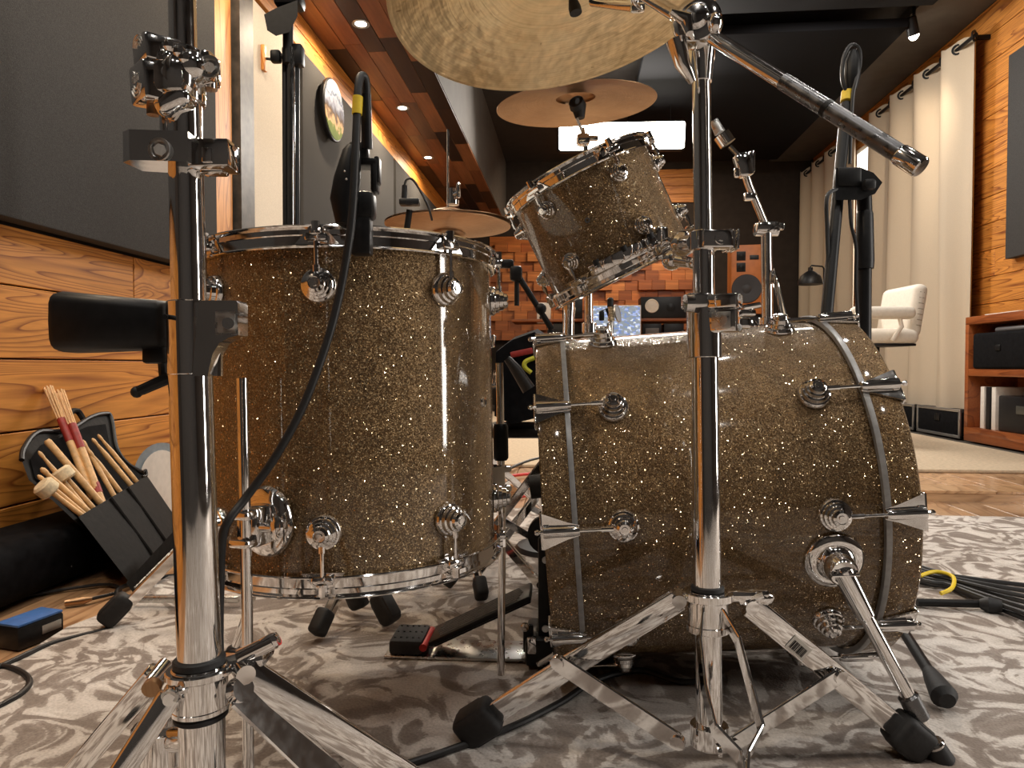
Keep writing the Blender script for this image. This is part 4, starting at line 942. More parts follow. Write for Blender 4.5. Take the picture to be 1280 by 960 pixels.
# hinged tube clamp
b = MB(); ring(b, s2(423), up2, mpx(20, D2), mpx(26.5, D2), mpx(92, D2), 36)
pl = [(0.012, 0.0285), (0.0405, 0.0285), (0.0415, 0.0265), (0.0415, 0.002), (0.034, 0.0), (0.027, -0.004), (0.022, -0.012), (0.0195, -0.022), (0.018, -0.029), (0.006, -0.029)]
b.prism(pl, 0.020, mat4(s2(423, 0, -0.008), basis(cv((0, -1, 0)), (0, 0, 1)) if False else FACE @ Matrix(((1, 0, 0), (0, 0, -1), (0, 1, 0)))))
b.cyl(at(272, 440, D2 - 0.002), at(272, 470, D2 - 0.002), 0.004, seg=10)
hc = b.build('hinged_clamp', CHROME, st2)
MB().box(at(283, 404, D2 - 0.0182), (mpx(26, D2), 0.0012, mpx(28, D2)), FACE).build('recess_frame', STEEL, hc, smooth=0)
MB().box(at(283, 404, D2 - 0.019), (mpx(21, D2), 0.001, mpx(23, D2)), FACE).build('recess', ALU, hc, smooth=0)
MB().cyl(at(285, 404, D2 - 0.017), at(285, 404, D2 - 0.024), mpx(7, D2), seg=18).cyl(at(285, 404, D2 - 0.02), at(285, 404, D2 - 0.026), mpx(4, D2), seg=6).build('bolt', CHROME, hc)
MB().cyl(at(206, 396, D2 - 0.022), at(207, 396, D2 - 0.012), mpx(3, D2), seg=10).build('screw_hole', BLACKM, hc)
Mt = mat4(at(219, 489, D2) + (CAM - at(219, 489, D2)).normalized() * 0.0128, basis(cv((-0.55, -1, 0)))); letters('dw', 0.011, Mt, BLACKM, st2)
# tripod of the left stand
b = MB(); ring(b, s2(826), up2, mpx(24, D2), mpx(31, D2), mpx(10, D2)); b.build('rubber_gasket', RUBBER, st2)
b = MB(); ring(b, s2(858), up2, mpx(26, D2), mpx(33, D2), mpx(54, D2), 36); ring(b, s2(838), up2, mpx(26, D2), mpx(40, D2), mpx(10, D2), 36); ring(b, s2(884), up2, mpx(26, D2), mpx(34, D2), mpx(8, D2), 36)
b.rbox(at(292, 826, D2 + 0.02), (0.06, 0.03, 0.012), 0.004, FACE @ Matrix.Rotation(radians(-12), 3, 'Y')); hb2 = b.build('hub_collar', CHROME, st2)
MB().cyl(at(300, 822, D2 + 0.01), at(343, 801, D2 + 0.01), 0.0065, seg=14).rbox(at(331, 806, D2 + 0.01), (0.026, 0.010, 0.012), 0.004, FACE @ Matrix.Rotation(radians(-28), 3, 'Y')).build('wing_screw', CHROME, hb2)
MB().cyl(at(349, 800, D2 + 0.01), at(343, 803, D2 + 0.01), 0.004, seg=10).build('screw_tip', RED, hb2)
ring(MB(), s2(893), up2, mpx(26, D2), mpx(32, D2), mpx(7, D2)).build('rubber_ring', RUBBER, st2)
cb = Vector((s2(860).x, s2(860).y, 0))
ga = on_z(676, 1083); gb_ = on_z(-31, 1110)
gcam = cb + cv((-0.06, -0.33, 0))
leg_bar(st2, at(303, 838, D2 + 0.005), ga, mpx(40, D2), 0.014, cv((-0.45, -1, 0.9)), footlen=0.06, footr=0.023)
strap(st2, at(300, 862, D2 - 0.004), at(440, 1000, D2 + 0.05), mpx(44, D2), 0.004, cv((0.1, -0.6, 1.0)), 'brace')
leg_bar(st2, at(197, 842, D2 + 0.012), gb_, mpx(30, D2), 0.014, cv((0.5, -1, 0.4)), footlen=0.06, footr=0.023)
MB().cyl(at(192, 856, D2 + 0.0), at(188, 862, D2 - 0.006), 0.007, seg=14).build('hinge_pin', BRASSD, st2)
fq = leg_bar(st2, at(213, 868, D2 - 0.022), cp(-0.42, 0.44, -H), mpx(27, D2), 0.012, cv((0, -1, -0.6)), footlen=0.05, footr=0.02)
MB().lathe([(0.006, 0), (0.0062, 0.002), (0.004, 0.002), (0.0035, 0.0005), (0.0001, 0.0005)], mat4(at(213, 869, D2 - 0.030), basis(cv((0.1, -1, -0.35)))), 18).build('rivet', STEEL, st2)
b = MB(); ring(b, at(206, 925, D2 + 0.05), up2, 0.012, 0.026, mpx(46, D2)); b.cyl(s2(925), at(206, 925, D2 + 0.05), 0.01); b.build('lower_collar', CHROME, st2)
ring(MB(), s2(1180), up2, mpx(26, D2), mpx(36, D2), 0.03).build('bottom_collar', CHROME, st2)
# cowbell-like black bell clamped to the stand
bk = thing('cowbell', 'black cowbell sticking out to the left of the near chrome stand', 'cowbell', at(150, 405, D2 + 0.03))
A_ = [(90, 374), (94, 369), (104, 367), (114, 369), (119, 376), (119, 430), (114, 438), (104, 441), (94, 438), (90, 430)]
def loop(pts, d0, sl): return [at(px, py, d0 + sl * (px - 104) / 100) for px, py in pts]
o1 = loop(A_, D2 + 0.0, 0); 
def rr_loop(x, yc, hw, hd, d, n=20, e=0.45):
    out = []
    for i in range(n):
        a = 2 * pi * i / n; c_, s_ = cos(a), sin(a)
        out.append(at(x, yc, d) + cv((0, (abs(c_) ** e) * (1 if c_ > 0 else -1) * hd, (abs(s_) ** e) * (1 if s_ > 0 else -1) * hw)))
    return out
L0 = rr_loop(90, 404, mpx(36, 0.58), 0.030, 0.58); L1 = rr_loop(97, 404, mpx(37.5, 0.58), 0.032, 0.58); L2 = rr_loop(208, 407, mpx(31, 0.57), 0.020, 0.575); L3 = rr_loop(214, 407, mpx(26, 0.57), 0.016, 0.575)
I0 = [p + cv((0.002, 0, 0)) for p in rr_loop(90, 404, mpx(33, 0.58), 0.027, 0.58)]; I1 = rr_loop(200, 407, mpx(25, 0.57), 0.015, 0.575)
seq = [I1, I0, L0, L1, L2, L3]; vs = [p for l in seq for p in l]; n = 20; fs = [(i * n + j, i * n + (j + 1) % n, (i + 1) * n + (j + 1) % n, (i + 1) * n + j) for i in range(5) for j in range(n)] + [tuple(5 * n + j for j in range(n)), tuple(range(n - 1, -1, -1))]
MB().add(vs, fs).build('bell_body', BLACKP, bk, smooth=50)
MB().rbox(at(196, 444, 0.57), (0.018, 0.016, 0.014), 0.003, FACE).tube([at(203, 446, 0.57), at(205, 470, 0.575)], 0.004, 8).build('bell_clamp', BLACKM, bk)
wl_ = thing('wing_lever', 'black plastic lever poking out below the cowbell', 'lever', at(190, 484, D2 + 0.015))
MB().tube([at(169, 490, D2 + 0.01), at(178, 487, D2 + 0.01), at(212, 472, D2 + 0.015)], [0.0035, 0.0045, 0.005], 10).build('lever_arm', BLACKP, wl_)
MB().ball(at(171, 490, D2 + 0.01), 0.0048, 12).build('lever_tip', RUBBER, wl_)

# ------------------------------------------------------------------ crash stand, chrome boom behind the bass drum, hi-hat stand
def plain_stand(name, label, foot, top, r_low, r_up, zsplit, az, legr, cat='stand', collar=True, mat=None, rleg=None):
    mat = mat or CHROME
    t = thing(name, label, cat, Vector((foot.x, foot.y, 0)))
    top = Vector(top); f0 = Vector((foot.x, foot.y, 0.05)); k = (zsplit - 0.05) / (top.z - 0.05); md = f0.lerp(top, k)
    MB().cyl(f0, md, r_low, seg=18).build('lower_tube', mat, t); MB().cyl(md, top, r_up, seg=16).build('upper_tube', mat, t)
    b = MB(); ring(b, md, (0, 0, 1), r_up, r_low + 0.006, 0.035); b.rbox(md + cv((0.018, -0.004, 0)), (0.03, 0.016, 0.02), 0.004, FACE); cl = b.build('height_clamp', mat, t)
    MB().cyl(md + cv((0.03, 0, 0)), md + cv((0.05, 0, 0.004)), 0.004, seg=8).ball(md + cv((0.05, 0, 0.004)), 0.009, 10, (0.6, 0.6, 1.7)).build('wing_nut', mat, cl)
    hz = 0.34; b = MB(); ring(b, f0.lerp(top, (hz - 0.05) / (top.z - 0.05)), (0, 0, 1), r_low, r_low + 0.01, 0.04); b.build('hub_collar', mat, t)
    hp_ = f0.lerp(top, (hz - 0.05) / (top.z - 0.05))
    for a in az:
        dv = Vector((cos(radians(a)), sin(radians(a)), 0)); fp = Vector((foot.x, foot.y, 0)) + dv * legr
        a0 = hp_ + dv * (r_low + 0.012); nrm = Vector((-dv.y, dv.x, 0))
        u = (fp - a0).normalized(); lg = MB()
        x = (nrm - u * u.dot(nrm)).normalized(); y = u.cross(x); R = Matrix((x, y, u)).transposed()
        for s in (-1, 1): lg.rbox((a0 + fp) / 2 + x * 0.008 * s, (0.003, 0.018, (fp - a0).length - 0.03), 0.001, R, 1)
        lo = f0 + Vector((0, 0, 0.03)); mid = a0.lerp(fp, 0.5); v2 = (mid - lo).normalized(); y2 = v2.cross(x).normalized(); x2 = y2.cross(v2)
        l = lg.build('leg', mat, t)
        MB().rbox((lo + mid) / 2, (0.004, 0.015, (mid - lo).length), 0.001, Matrix((x2, y2, v2)).transposed(), 1).build('brace', mat, t)
        MB().rbox(fp - u * 0.026 + Vector((0, 0, 0.015)), (0.030, 0.034, 0.05), 0.008, R, 3).build('rubber_foot', RUBBER, l)
    return t
# crash
wc = MC.to_3x3() @ Vector((0, 0, 1)); pc_ = MC.translation
ctop = at(728, 176, 1.79)
cs = plain_stand('cymbal_stand', 'straight chrome cymbal stand behind the rack tom, under the crash cymbal', at(741, 600, 1.82), at(733, 192, 1.79), 0.0135, 0.011, 0.62, (90, 205, 335), 0.33)
b = MB().cyl(at(733, 192, 1.79), at(728, 160, 1.79), 0.006, seg=12).rbox(at(729, 175, 1.785), (0.034, 0.03, 0.03), 0.008, FACE).rbox(at(742, 173, 1.785), (0.024, 0.012, 0.014), 0.004, FACE)
b.build('tilter', CHROME, cs); MB().tube([at(728, 165, 1.79), pc_ - wc * 0.03], 0.004, 10).build('threaded_rod', STEEL, cs)
MB().tube([at(725, 148, 1.79), at(724, 138, 1.79), at(723, 134, 1.79), pc_ + wc * 0.012], [0.012, 0.017, 0.019, 0.019], 16).build('felt_sleeve', RUBBER, cs)
# rod stand left of it
rd = plain_stand('cymbal_stand', 'second chrome stand pole seen below the rack tom, left of the other', at(706, 600, 1.62), at(712, 330, 1.6), 0.0135, 0.0135, 0.5, (65, 185, 335), 0.28)
# short boom stand behind the bass drum's top
sm = plain_stand('mini_boom_stand', 'chrome stand with a ratchet boom rising behind the bass drum top', at(964, 640, 1.62), at(958, 292, 1.6), 0.0145, 0.0125, 0.62, (85, 190, 352), 0.3)
b = MB().rbox(at(958, 285, 1.6), (0.055, 0.035, 0.026), 0.008, FACE).rbox(at(972, 283, 1.59), (0.03, 0.012, 0.018), 0.005, FACE).cyl(at(944, 287, 1.6), at(972, 287, 1.6), 0.015, seg=16)
b.build('ratchet', CHROME, sm)
b = MB().tube([at(956, 280, 1.6), at(936, 232, 1.58), at(926, 200, 1.57)], 0.0085, 12).rbox(at(929, 207, 1.57), (0.034, 0.03, 0.055), 0.008, FACE @ Matrix.Rotation(radians(-18), 3, 'Y')).rbox(at(940, 202, 1.565), (0.014, 0.012, 0.05), 0.005, FACE).rbox(at(921, 216, 1.565), (0.012, 0.012, 0.022), 0.004, FACE).tube([at(926, 198, 1.57), at(912, 183, 1.57)], 0.006, 10).cyl(at(910, 180, 1.57), at(902, 168, 1.57), 0.019, seg=18).rbox(at(937, 246, 1.585), (0.026, 0.02, 0.018), 0.005, FACE)
b.build('boom_arm', CHROME, sm)
MB().cyl(at(900, 166, 1.57), at(892, 151, 1.57), 0.0125, 0.010, seg=14).build('felt_holder', STEEL, sm)
MB().rbox((at(966, 340, 1.6) + at(982, 402, 1.5)) / 2, (0.004, 0.022, (at(966, 340, 1.6) - at(982, 402, 1.5)).length), 0.001, basis(at(982, 402, 1.5) - at(966, 340, 1.6), cv((0, 1, 0)))).build('brace', CHROME, sm)
# hi-hat stand
hb = MH.translation; tg_ = on_z(603, 756); azh = math.degrees(atan2(tg_.y - hb.y, tg_.x - hb.x)); lh = sqrt((tg_.y - hb.y) ** 2 + (tg_.x - hb.x) ** 2)
hs = plain_stand('hi_hat_stand', 'chrome hi-hat stand behind the floor tom', hb, Vector((hb.x, hb.y, hb.z - 0.03)), 0.0135, 0.011, 0.55, (azh, azh + 120, azh + 240), lh)
b = MB().cyl(Vector((hb.x, hb.y, hb.z - 0.1)), at(560, 162, 1.98), 0.0032, seg=10).build('pull_rod', CHROME, hs)
c = at(566, 240, 1.98); MB().cyl(at(566, 252, 1.98), at(565, 236, 1.98), 0.012, seg=14).cyl(at(566, 256, 1.98), at(566, 251, 1.98), 0.018, seg=14).cyl(at(566, 243, 1.97), at(575, 241, 1.97), 0.008, seg=10).rbox(at(573, 238, 1.965), (0.011, 0.01, 0.045), 0.004, FACE).build('clutch', CHROME, hs)
# ------------------------------------------------------------------ floor tom microphone on its rim clamp
dm = 0.775
mic = thing('clip_microphone', 'black clip-on microphone with yellow taped cable on the floor tom rim', 'microphone', at(455, 318, 0.82))
b = MB()
b.rbox(at(452, 292, 0.80), (mpx(25, 0.8), 0.022, mpx(54, 0.8)), 0.003, FACE).rbox(at(452, 258, 0.80), (mpx(34, 0.8), 0.028, mpx(34, 0.8)), 0.006, FACE)
b.rbox(at(434, 262, 0.79), (mpx(22, 0.8), 0.026, mpx(46, 0.8)), 0.008, FACE)
b.build('rim_clamp', BLACKP, mic)
b = MB()
for dx in (-14, 14): b.rbox(at(455 + dx, 222, 0.80), (mpx(8, 0.8), 0.022, mpx(40, 0.8)), 0.003, FACE)
b.rbox(at(455, 205, 0.80), (mpx(36, 0.8), 0.024, mpx(10, 0.8)), 0.003, FACE); b.rbox(at(472, 214, 0.80), (mpx(7, 0.8), 0.018, mpx(34, 0.8)), 0.003, FACE)
b.build('yoke', BLACKM, mic)
b = MB().tube([at(431, 280, 0.785), at(430, 250, 0.785), at(434, 225, 0.785), at(440, 190, 0.785), at(442, 183, 0.785)], [0.010, 0.0155, 0.015, 0.0105, 0.007], 20)
b.build('microphone_body', BLACKM, mic)
b = MB().rbox(at(449, 190, 0.795), (mpx(24, 0.8), 0.018, mpx(22, 0.8)), 0.004, FACE); b.build('connector_block', BLACKM, mic)
for px, py in ((431, 214), (433, 224)): MB().ball(at(px, py, 0.768), 0.0013, 8).build('screw', STEEL, mic)
# cable: up the back, a tight loop, then down across the drum to the floor
path = [at(460, 185, 0.79), at(459, 150, 0.785), at(458, 110, 0.78), at(456, 97, 0.775), at(451, 96, 0.77), at(448, 110, 0.766), at(446, 150, 0.762), at(444, 200, 0.758), at(441, 260, 0.756), at(435, 310, 0.757), at(424, 370, 0.76), at(408, 430, 0.755), at(380, 505, 0.745), at(345, 570, 0.735), at(309, 620, 0.725), at(285, 652, 0.71), at(277, 680, 0.71), at(274, 760, 0.72), on_z(262, 1080, 0.006), on_z(250, 1050, 0.006) + cv((-0.12, 0.05, 0)), on_z(380, 962, 0.006)]
cbl = MB().tube(bez(path, 150), 0.0046, 12).build('microphone_cable', CABLE, mic)
MB().tube([at(459, 186, 0.787), at(458, 150, 0.782), at(457, 118, 0.778)], 0.006, 12).build('cable_sleeve', BLACKP, mic)
a_, c_ = at(447.3, 121, 0.764), at(446.2, 143, 0.7625)
MB().tube([a_, c_], 0.0056, 14).build('tape_band', YELLOW, mic)

# ------------------------------------------------------------------ black microphone stand at the right
ftA = on_z(1184, 893); ftB = on_z(1108, 752); pole_b = on_z(1078, 790)
pole_b = cp(0.742, 1.46, -H); rs = thing('microphone_stand', 'black tripod boom stand behind the bass drum at right', 'stand', pole_b)
dP = 1.46
MB().cyl(pole_b + Vector((0, 0, 0.08)), at(1081, 325, dP), 0.0135, seg=18).build('lower_tube', BLACKM, rs)
MB().tube([at(1081, 336, dP), at(1081, 325, dP), at(1081, 268, dP), at(1081, 262, dP)], [0.0175, 0.0185, 0.0165, 0.0135], 18).build('height_grip', BLACKP, rs)
MB().cyl(at(1081, 268, dP), at(1080, 236, dP), 0.0145, seg=16).build('upper_tube', BLACKM, rs)
b = MB(); hull = [(1045, 210), (1075, 209), (1092, 216), (1103, 228), (1094, 242), (1076, 250), (1044, 250)]
b.hull([at(x, y, dP - 0.035) for x, y in hull], [at(x, y, dP + 0.02) for x, y in hull]); b.rbox(at(1060, 222, dP - 0.03), (0.05, 0.02, 0.04), 0.006, FACE)
b.build('boom_clamp', BLACKM, rs)
MB().rbox(at(1086, 231, dP - 0.045), (0.024, 0.02, 0.022), 0.006, FACE).build('clamp_knob', BLACKP, rs)
pb0, pb1 = at(1031, 420, 1.38), at(1066, 88, 1.52)
MB().cyl(pb0, at(1058, 130, 1.505), 0.0118, seg=16).build('boom_tube', BLACKM, rs)
MB().cyl(at(1058.6, 127, 1.503), at(1059.8, 115, 1.507), 0.0132, seg=16).build('tape_band', YELLOW, rs)
# hanging cable coil at the top of the boom and the two runs of cable down the pole
lp = [at(1060, 118, 1.50), at(1053, 100, 1.50), at(1054, 75, 1.50), at(1060, 60, 1.50), at(1067, 56, 1.50), at(1074, 62, 1.50), at(1075, 80, 1.50), at(1070, 100, 1.49), at(1066, 118, 1.49), at(1064, 150, 1.49), at(1062, 205, 1.485)]
MB().tube(bez(lp, 60), 0.004, 10).build('cable', CABLE, rs)
MB().tube([at(1064, 112, 1.505), at(1065, 98, 1.505), at(1066, 78, 1.505), at(1067, 64, 1.505)], [0.011, 0.0165, 0.0165, 0.009], 18).build('boom_end_weight', BLACKM, rs)
MB().tube(bez([at(1048, 236, 1.43), at(1034, 246, 1.42), at(1034, 290, 1.42), at(1035, 345, 1.41), at(1029, 390, 1.40), at(1022, 420, 1.40)], 40), 0.004, 10).build('cable', CABLE, rs)
MB().tube(bez([at(1062, 250, 1.43), at(1064, 280, 1.43), at(1070, 310, 1.43), at(1070, 360, 1.43), at(1074, 420, 1.43)], 40), 0.0035, 10).build('cable', CABLE, rs)
hb_ = pole_b + Vector((0, 0, 0.10))
MB().cyl(pole_b + Vector((0, 0, 0.07)), pole_b + Vector((0, 0, 0.14)), 0.022, seg=18).build('hub_collar', BLACKP, rs)
for f in (ftA, on_z(1128, 756), pole_b + cv((0.02, 0.36, 0))):
    u = (f - hb_).normalized(); L_ = (f - hb_).length
    lg = MB().cyl(hb_, f + Vector((0, 0, 0.02)) - u * 0.02, 0.0092, seg=14).build('leg', BLACKM, rs)
    if f is not None: MB().tube([f + Vector((0, 0, 0.018)) - u * 0.075, f + Vector((0, 0, 0.018)) - u * 0.055, f + Vector((0, 0, 0.019)) - u * 0.012, f + Vector((0, 0, 0.02))], [0.010, 0.014, 0.0195, 0.012], 16).build('rubber_foot', RUBBER, lg)
# another stand's chrome-edged black leg, further right
fl = thing('low_stand', 'black low stand bar lying on the rug beside the cable bundle', 'stand', on_z(1240, 756))
MB().cyl(on_z(1146, 753, 0.012), on_z(1236, 755, 0.014), 0.0085, seg=14).build('leg', BLACKM, fl)
MB().tube([on_z(1226, 755, 0.014), on_z(1236, 756, 0.016), on_z(1252, 758, 0.016)], [0.011, 0.017, 0.013], 16).build('rubber_foot', RUBBER, fl)

# ------------------------------------------------------------------ stand behind the floor tom at left: black clamp pole with chrome tube
dl = 1.5
ls = thing('drum_microphone_stand', 'chrome and black stand pole rising in front of the cream panel', 'stand', cp((362 - 640) / F * dl, dl, -H))
MB().cyl(cp((362 - 640) / F * dl, dl, -H + 0.05), at(364, 60, dl), 0.0085, seg=16).build('pole', m_chrome('dark_chrome', (0.35, 0.34, 0.33), 0.1), ls)
MB().cyl(at(369, 290, dl + 0.02), at(369, 60, dl + 0.02), 0.0095, seg=14).build('rear_pole', BLACKM, ls)
MB().cyl(at(357, 290, dl + 0.015), at(356, 60, dl + 0.015), 0.006, seg=12).build('cable', CABLE, ls)
MB().tube([at(360, 80, dl), at(360, 40, dl), at(361, 0, dl)], 0.011, 14).build('upper_tube', BLACKM, ls)
b = MB(); hull = [(330, 18), (345, 10), (372, 0), (372, 20), (362, 40), (345, 45), (334, 38)]
b.hull([at(x, y, dl - 0.03) for x, y in hull], [at(x, y, dl + 0.03) for x, y in hull]).rbox(at(362, 2, dl), (0.06, 0.05, 0.03), 0.01, FACE); b.build('boom_clamp', BLACKP, ls)
MB().rbox(at(345, 71, dl), (0.022, 0.02, 0.026), 0.005, FACE).cyl(at(350, 71, dl), at(362, 68, dl), 0.005).build('thumb_screw', BLACKP, ls)
MB().rbox(at(371, 70, dl + 0.01), (0.03, 0.03, 0.045), 0.006, FACE).build('sleeve', BLACKP, ls)
hbp = cp((362 - 640) / F * dl, dl, -H + 0.37)
for px, py, nm in ((128, 789, 'a'), (492, 789, 'b'), (452, 770, 'c')):
    f = on_z(px, py); u = (f - hbp).normalized(); nrm = Vector((-u.y, u.x, 0)).normalized(); y = u.cross(nrm); R = Matrix((nrm, y, u)).transposed()
    lg = MB()
    for s in (-1, 1): lg.rbox((hbp + f) / 2 + nrm * 0.009 * s, (0.003, 0.020, (f - hbp).length - 0.04), 0.001, R, 1)
    lg = lg.build('leg', CHROME, ls)
    MB().rbox(f - u * 0.034 + Vector((0, 0, 0.016)), (0.036, 0.038, 0.066), 0.010, R, 3).rbox(f - u * 0.032 + Vector((0, 0, 0.016)), (0.030, 0.042, 0.05), 0.006, R).build('rubber_foot', RUBBER, lg)
MB().rbox((on_z(150, 749, 0.02) + on_z(300, 748, 0.02)) / 2, ((on_z(300, 748, 0.02) - on_z(150, 749, 0.02)).length, 0.018, 0.014), 0.002, FACE).build('foot_bar', STEEL, ls)
MB().cyl(hbp - Vector((0, 0, 0.03)), hbp + Vector((0, 0, 0.03)), 0.02, seg=16).build('hub_collar', CHROME, ls)

# ------------------------------------------------------------------ clip microphone at the hi-hat
hm = thing('clip_microphone', 'small black gooseneck microphone left of the hi-hat cymbals', 'microphone', at(510, 262, 1.75))
MB().rbox(at(512, 253, 1.75), (0.05, 0.03, 0.016), 0.004, FACE).cyl(at(505, 250, 1.75), at(506, 232, 1.75), 0.007, seg=12).build('clip_body', BLACKP, hm)
MB().tube(bez([at(505, 234, 1.75), at(508, 225, 1.75), at(515, 224, 1.75), at(524, 236, 1.75), at(535, 258, 1.75), at(540, 275, 1.78)], 30), 0.003, 8).build('gooseneck', CABLE, hm)
MB().cyl(at(512, 262, 1.76), cp(-0.42, 1.95, -H + 0.02), 0.008, seg=12).build('pole', BLACKM, hm)
MB().lathe([(0.0001, 0.0), (0.09, 0.0), (0.088, 0.012), (0.02, 0.022), (0.0001, 0.022)], Matrix.Translation(cp(-0.42, 1.95, -H)), 28).build('round_base', BLACKM, hm)

# ------------------------------------------------------------------ kick pedal
kp = thing('kick_pedal', 'black bass drum pedal with a red hinge strip on its heel plate', 'pedal', on_z(575, 815))
xa = cv((0.995, -0.07, 0)).normalized(); ya = Vector((0, 0, 1)).cross(xa); Rp = Matrix((xa, ya, Vector((0, 0, 1)))).transposed()
h0 = on_z(482, 826); O = h0 + ya * 0.05
def pk(x, y, z): return O + xa * x + ya * y + Vector((0, 0, z))
MB().rbox(pk(0.13, 0, 0.0035), (0.27, 0.085, 0.006), 0.002, Rp).build('base_plate', STEEL, kp)
b = MB().rbox(pk(0.034, 0, 0.020), (0.062, 0.085, 0.028), 0.007, Rp)
for i in range(5):
    for j in range(3): b.ball(pk(0.012 + i * 0.011, -0.028 + j * 0.028, 0.034), 0.0025, 6)
b.build('heel_plate', RUBBER, kp)
MB().tube([pk(0.066, -0.043, 0.022), pk(0.066, 0.043, 0.022)], 0.007, 12).build('hinge_strip', RED, kp)
a0, a1 = pk(0.076, 0, 0.026), pk(0.258, 0, 0.115); u = (a1 - a0).normalized(); n_ = u.cross(ya).normalized() * -1
if n_.z < 0: n_ = -n_
Rb = Matrix((u, ya, n_)).transposed()
bd_ = MB().rbox((a0 + a1) / 2, ((a1 - a0).length, 0.082, 0.010), 0.003, Rb).rbox((a0 + a1) / 2 - n_ * 0.007, ((a1 - a0).length * 0.96, 0.06, 0.008), 0.002, Rb).build('footboard', BLACKM, kp)
gz = MB()
for k in range(-3, 4): gz.rbox((a0 + a1) / 2 + ya * k * 0.0105 + n_ * 0.0055, ((a1 - a0).length * (0.86 - abs(k) * 0.03), 0.0045, 0.0025), 0.001, Rb, 1)
gz.build('tread_ridges', simple('worn_grey_tread', (0.09, 0.085, 0.08), 0.5, 0, 0.4, 90), bd_)
b = MB()
for y in (-0.05, 0.05): b.rbox(pk(0.285, y, 0.115), (0.026, 0.016, 0.225), 0.004, Rp)
b.cyl(pk(0.285, -0.06, 0.215), pk(0.285, 0.06, 0.215), 0.009, seg=14); b.build('frame_post', BLACKM, kp)
MB().rbox(pk(0.275, -0.02, 0.03), (0.05, 0.11, 0.05), 0.008, Rp).rbox(pk(0.255, -0.055, 0.05), (0.018, 0.012, 0.05), 0.004, Rp).build('toe_clamp', BLACKM, kp)
MB().cyl(pk(0.272, -0.075, 0.012), pk(0.30, -0.075, 0.03), 0.006, seg=10).rbox(pk(0.262, -0.072, 0.045), (0.016, 0.01, 0.03), 0.003, Rp).ball(pk(0.25, -0.07, 0.075), 0.008, 10).build('adjuster_knob', CHROME, kp)
MB().cyl(pk(0.285, 0.02, 0.215), pk(0.272, 0.02, 0.30), 0.004, seg=10).build('beater_rod', CHROME, kp)
MB().cyl(pk(0.255, 0.02, 0.302), pk(0.285, 0.02, 0.306), 0.022, seg=20).build('beater', RUBBER, kp)
MB().lathe([(0.012, -0.008), (0.035, -0.008), (0.035, 0.008), (0.012, 0.008)], mat4(pk(0.285, 0.02, 0.215), basis(ya)), 24, True).build('chain_cam', BLACKM, kp)
MB().cyl(pk(0.285, -0.061, 0.19), pk(0.285, -0.064, 0.19), 0.006, seg=12).cyl(pk(0.285, -0.061, 0.07), pk(0.285, -0.064, 0.07), 0.006, seg=12).build('bolt', STEEL, kp)

# ------------------------------------------------------------------ snare drum and its stand in the gap between the toms
MSN = mat4(cp(-0.26, 1.62, 0.06), RZ @ basis((0.05, -0.06, 1)))
sn = thing('snare_drum', 'chrome snare drum mostly hidden behind the floor tom', 'drum', MSN)
RS = 0.178
MB().lathe([(RS - 0.004, -0.07), (RS, -0.07), (RS, -0.005), (RS + 0.003, 0.0), (RS, 0.005), (RS, 0.07), (RS - 0.004, 0.07)], None, 64, True).build('shell', CHROME, sn, True)
flanged_hoop(RS, 0.066, 1, 0.026).build('batter_hoop', CHROME, sn, True); flanged_hoop(RS, -0.066, -1, 0.026).build('snare_hoop', CHROME, sn, True)
MB().lathe([(0.0001, 0.071), (RS, 0.071), (RS, 0.073), (0.0001, 0.073)], None, 48).build('batter_head', HEAD, sn, True)
lgp = None
for i in range(10):
    a = radians(36 * i + 8); zr = Vector((cos(a), sin(a), 0)); y = Vector((0, 0, 1)); x = y.cross(zr); Ml = mat4(zr * RS, Matrix((x, y, zr)).transposed())
    if lgp is None:
        lgp = MB().lathe([(0.015, 0), (0.015, 0.012), (0.012, 0.02), (0.006, 0.022), (0.00001, 0.022)], None, 18).tube([(0, -0.03, 0.013), (0, 0.03, 0.013)], 0.0075, 12).build('lug', CHROME, sn, True); lgp.matrix_basis = Ml
        r = MB().tube([(0, -0.088, 0.013), (0, 0.088, 0.013)], 0.0028, 8).cyl((0, 0.076, 0.013), (0, 0.096, 0.013), 0.0055, seg=8).rbox((0, 0.074, 0.008), (0.022, 0.01, 0.014), 0.003).build('tension_rod', CHROME, sn, True); r.parent = lgp
    else: dup(lgp, sn, Ml)
zr = Vector((1, -0.15, 0)).normalized(); x_ = Vector((0, 0, 1)).cross(zr); Rst = Matrix((x_, Vector((0, 0, 1)), zr)).transposed()
MB().rbox(zr * (RS + 0.018) + Vector((0, 0, 0.0)), (0.04, 0.075, 0.028), 0.006, Rst).rbox(zr * (RS + 0.036) + Vector((0, 0, 0.01)), (0.03, 0.03, 0.02), 0.004, Rst).tube([zr * (RS + 0.03) + Vector((0, 0, -0.02)), zr * (RS + 0.032) + Vector((0, 0, -0.09))], 0.007, 10).build('strainer', CHROME, sn, True)
sf = MSN.translation; sf = Vector((sf.x + 0.03, sf.y, 0))
ss = plain_stand('snare_stand', 'chrome tripod under the snare drum, seen in the gap between the drums', sf, Vector((sf.x - 0.01, sf.y, 0.46)), 0.014, 0.012, 0.36, (350, 105, 250), 0.34)
b = MB(); c = Vector((sf.x - 0.01, sf.y, 0.46)); 
for a in (20, 140, 260):
    dv = Vector((cos(radians(a)), sin(radians(a)), 0)); b.tube([c, c + dv * 0.15 + Vector((0, 0, 0.015)), c + dv * 0.205 + Vector((0, 0, 0.02)), c + dv * 0.21 + Vector((0, 0, 0.055))], 0.007, 10)
b.build('basket_arms', CHROME, ss)
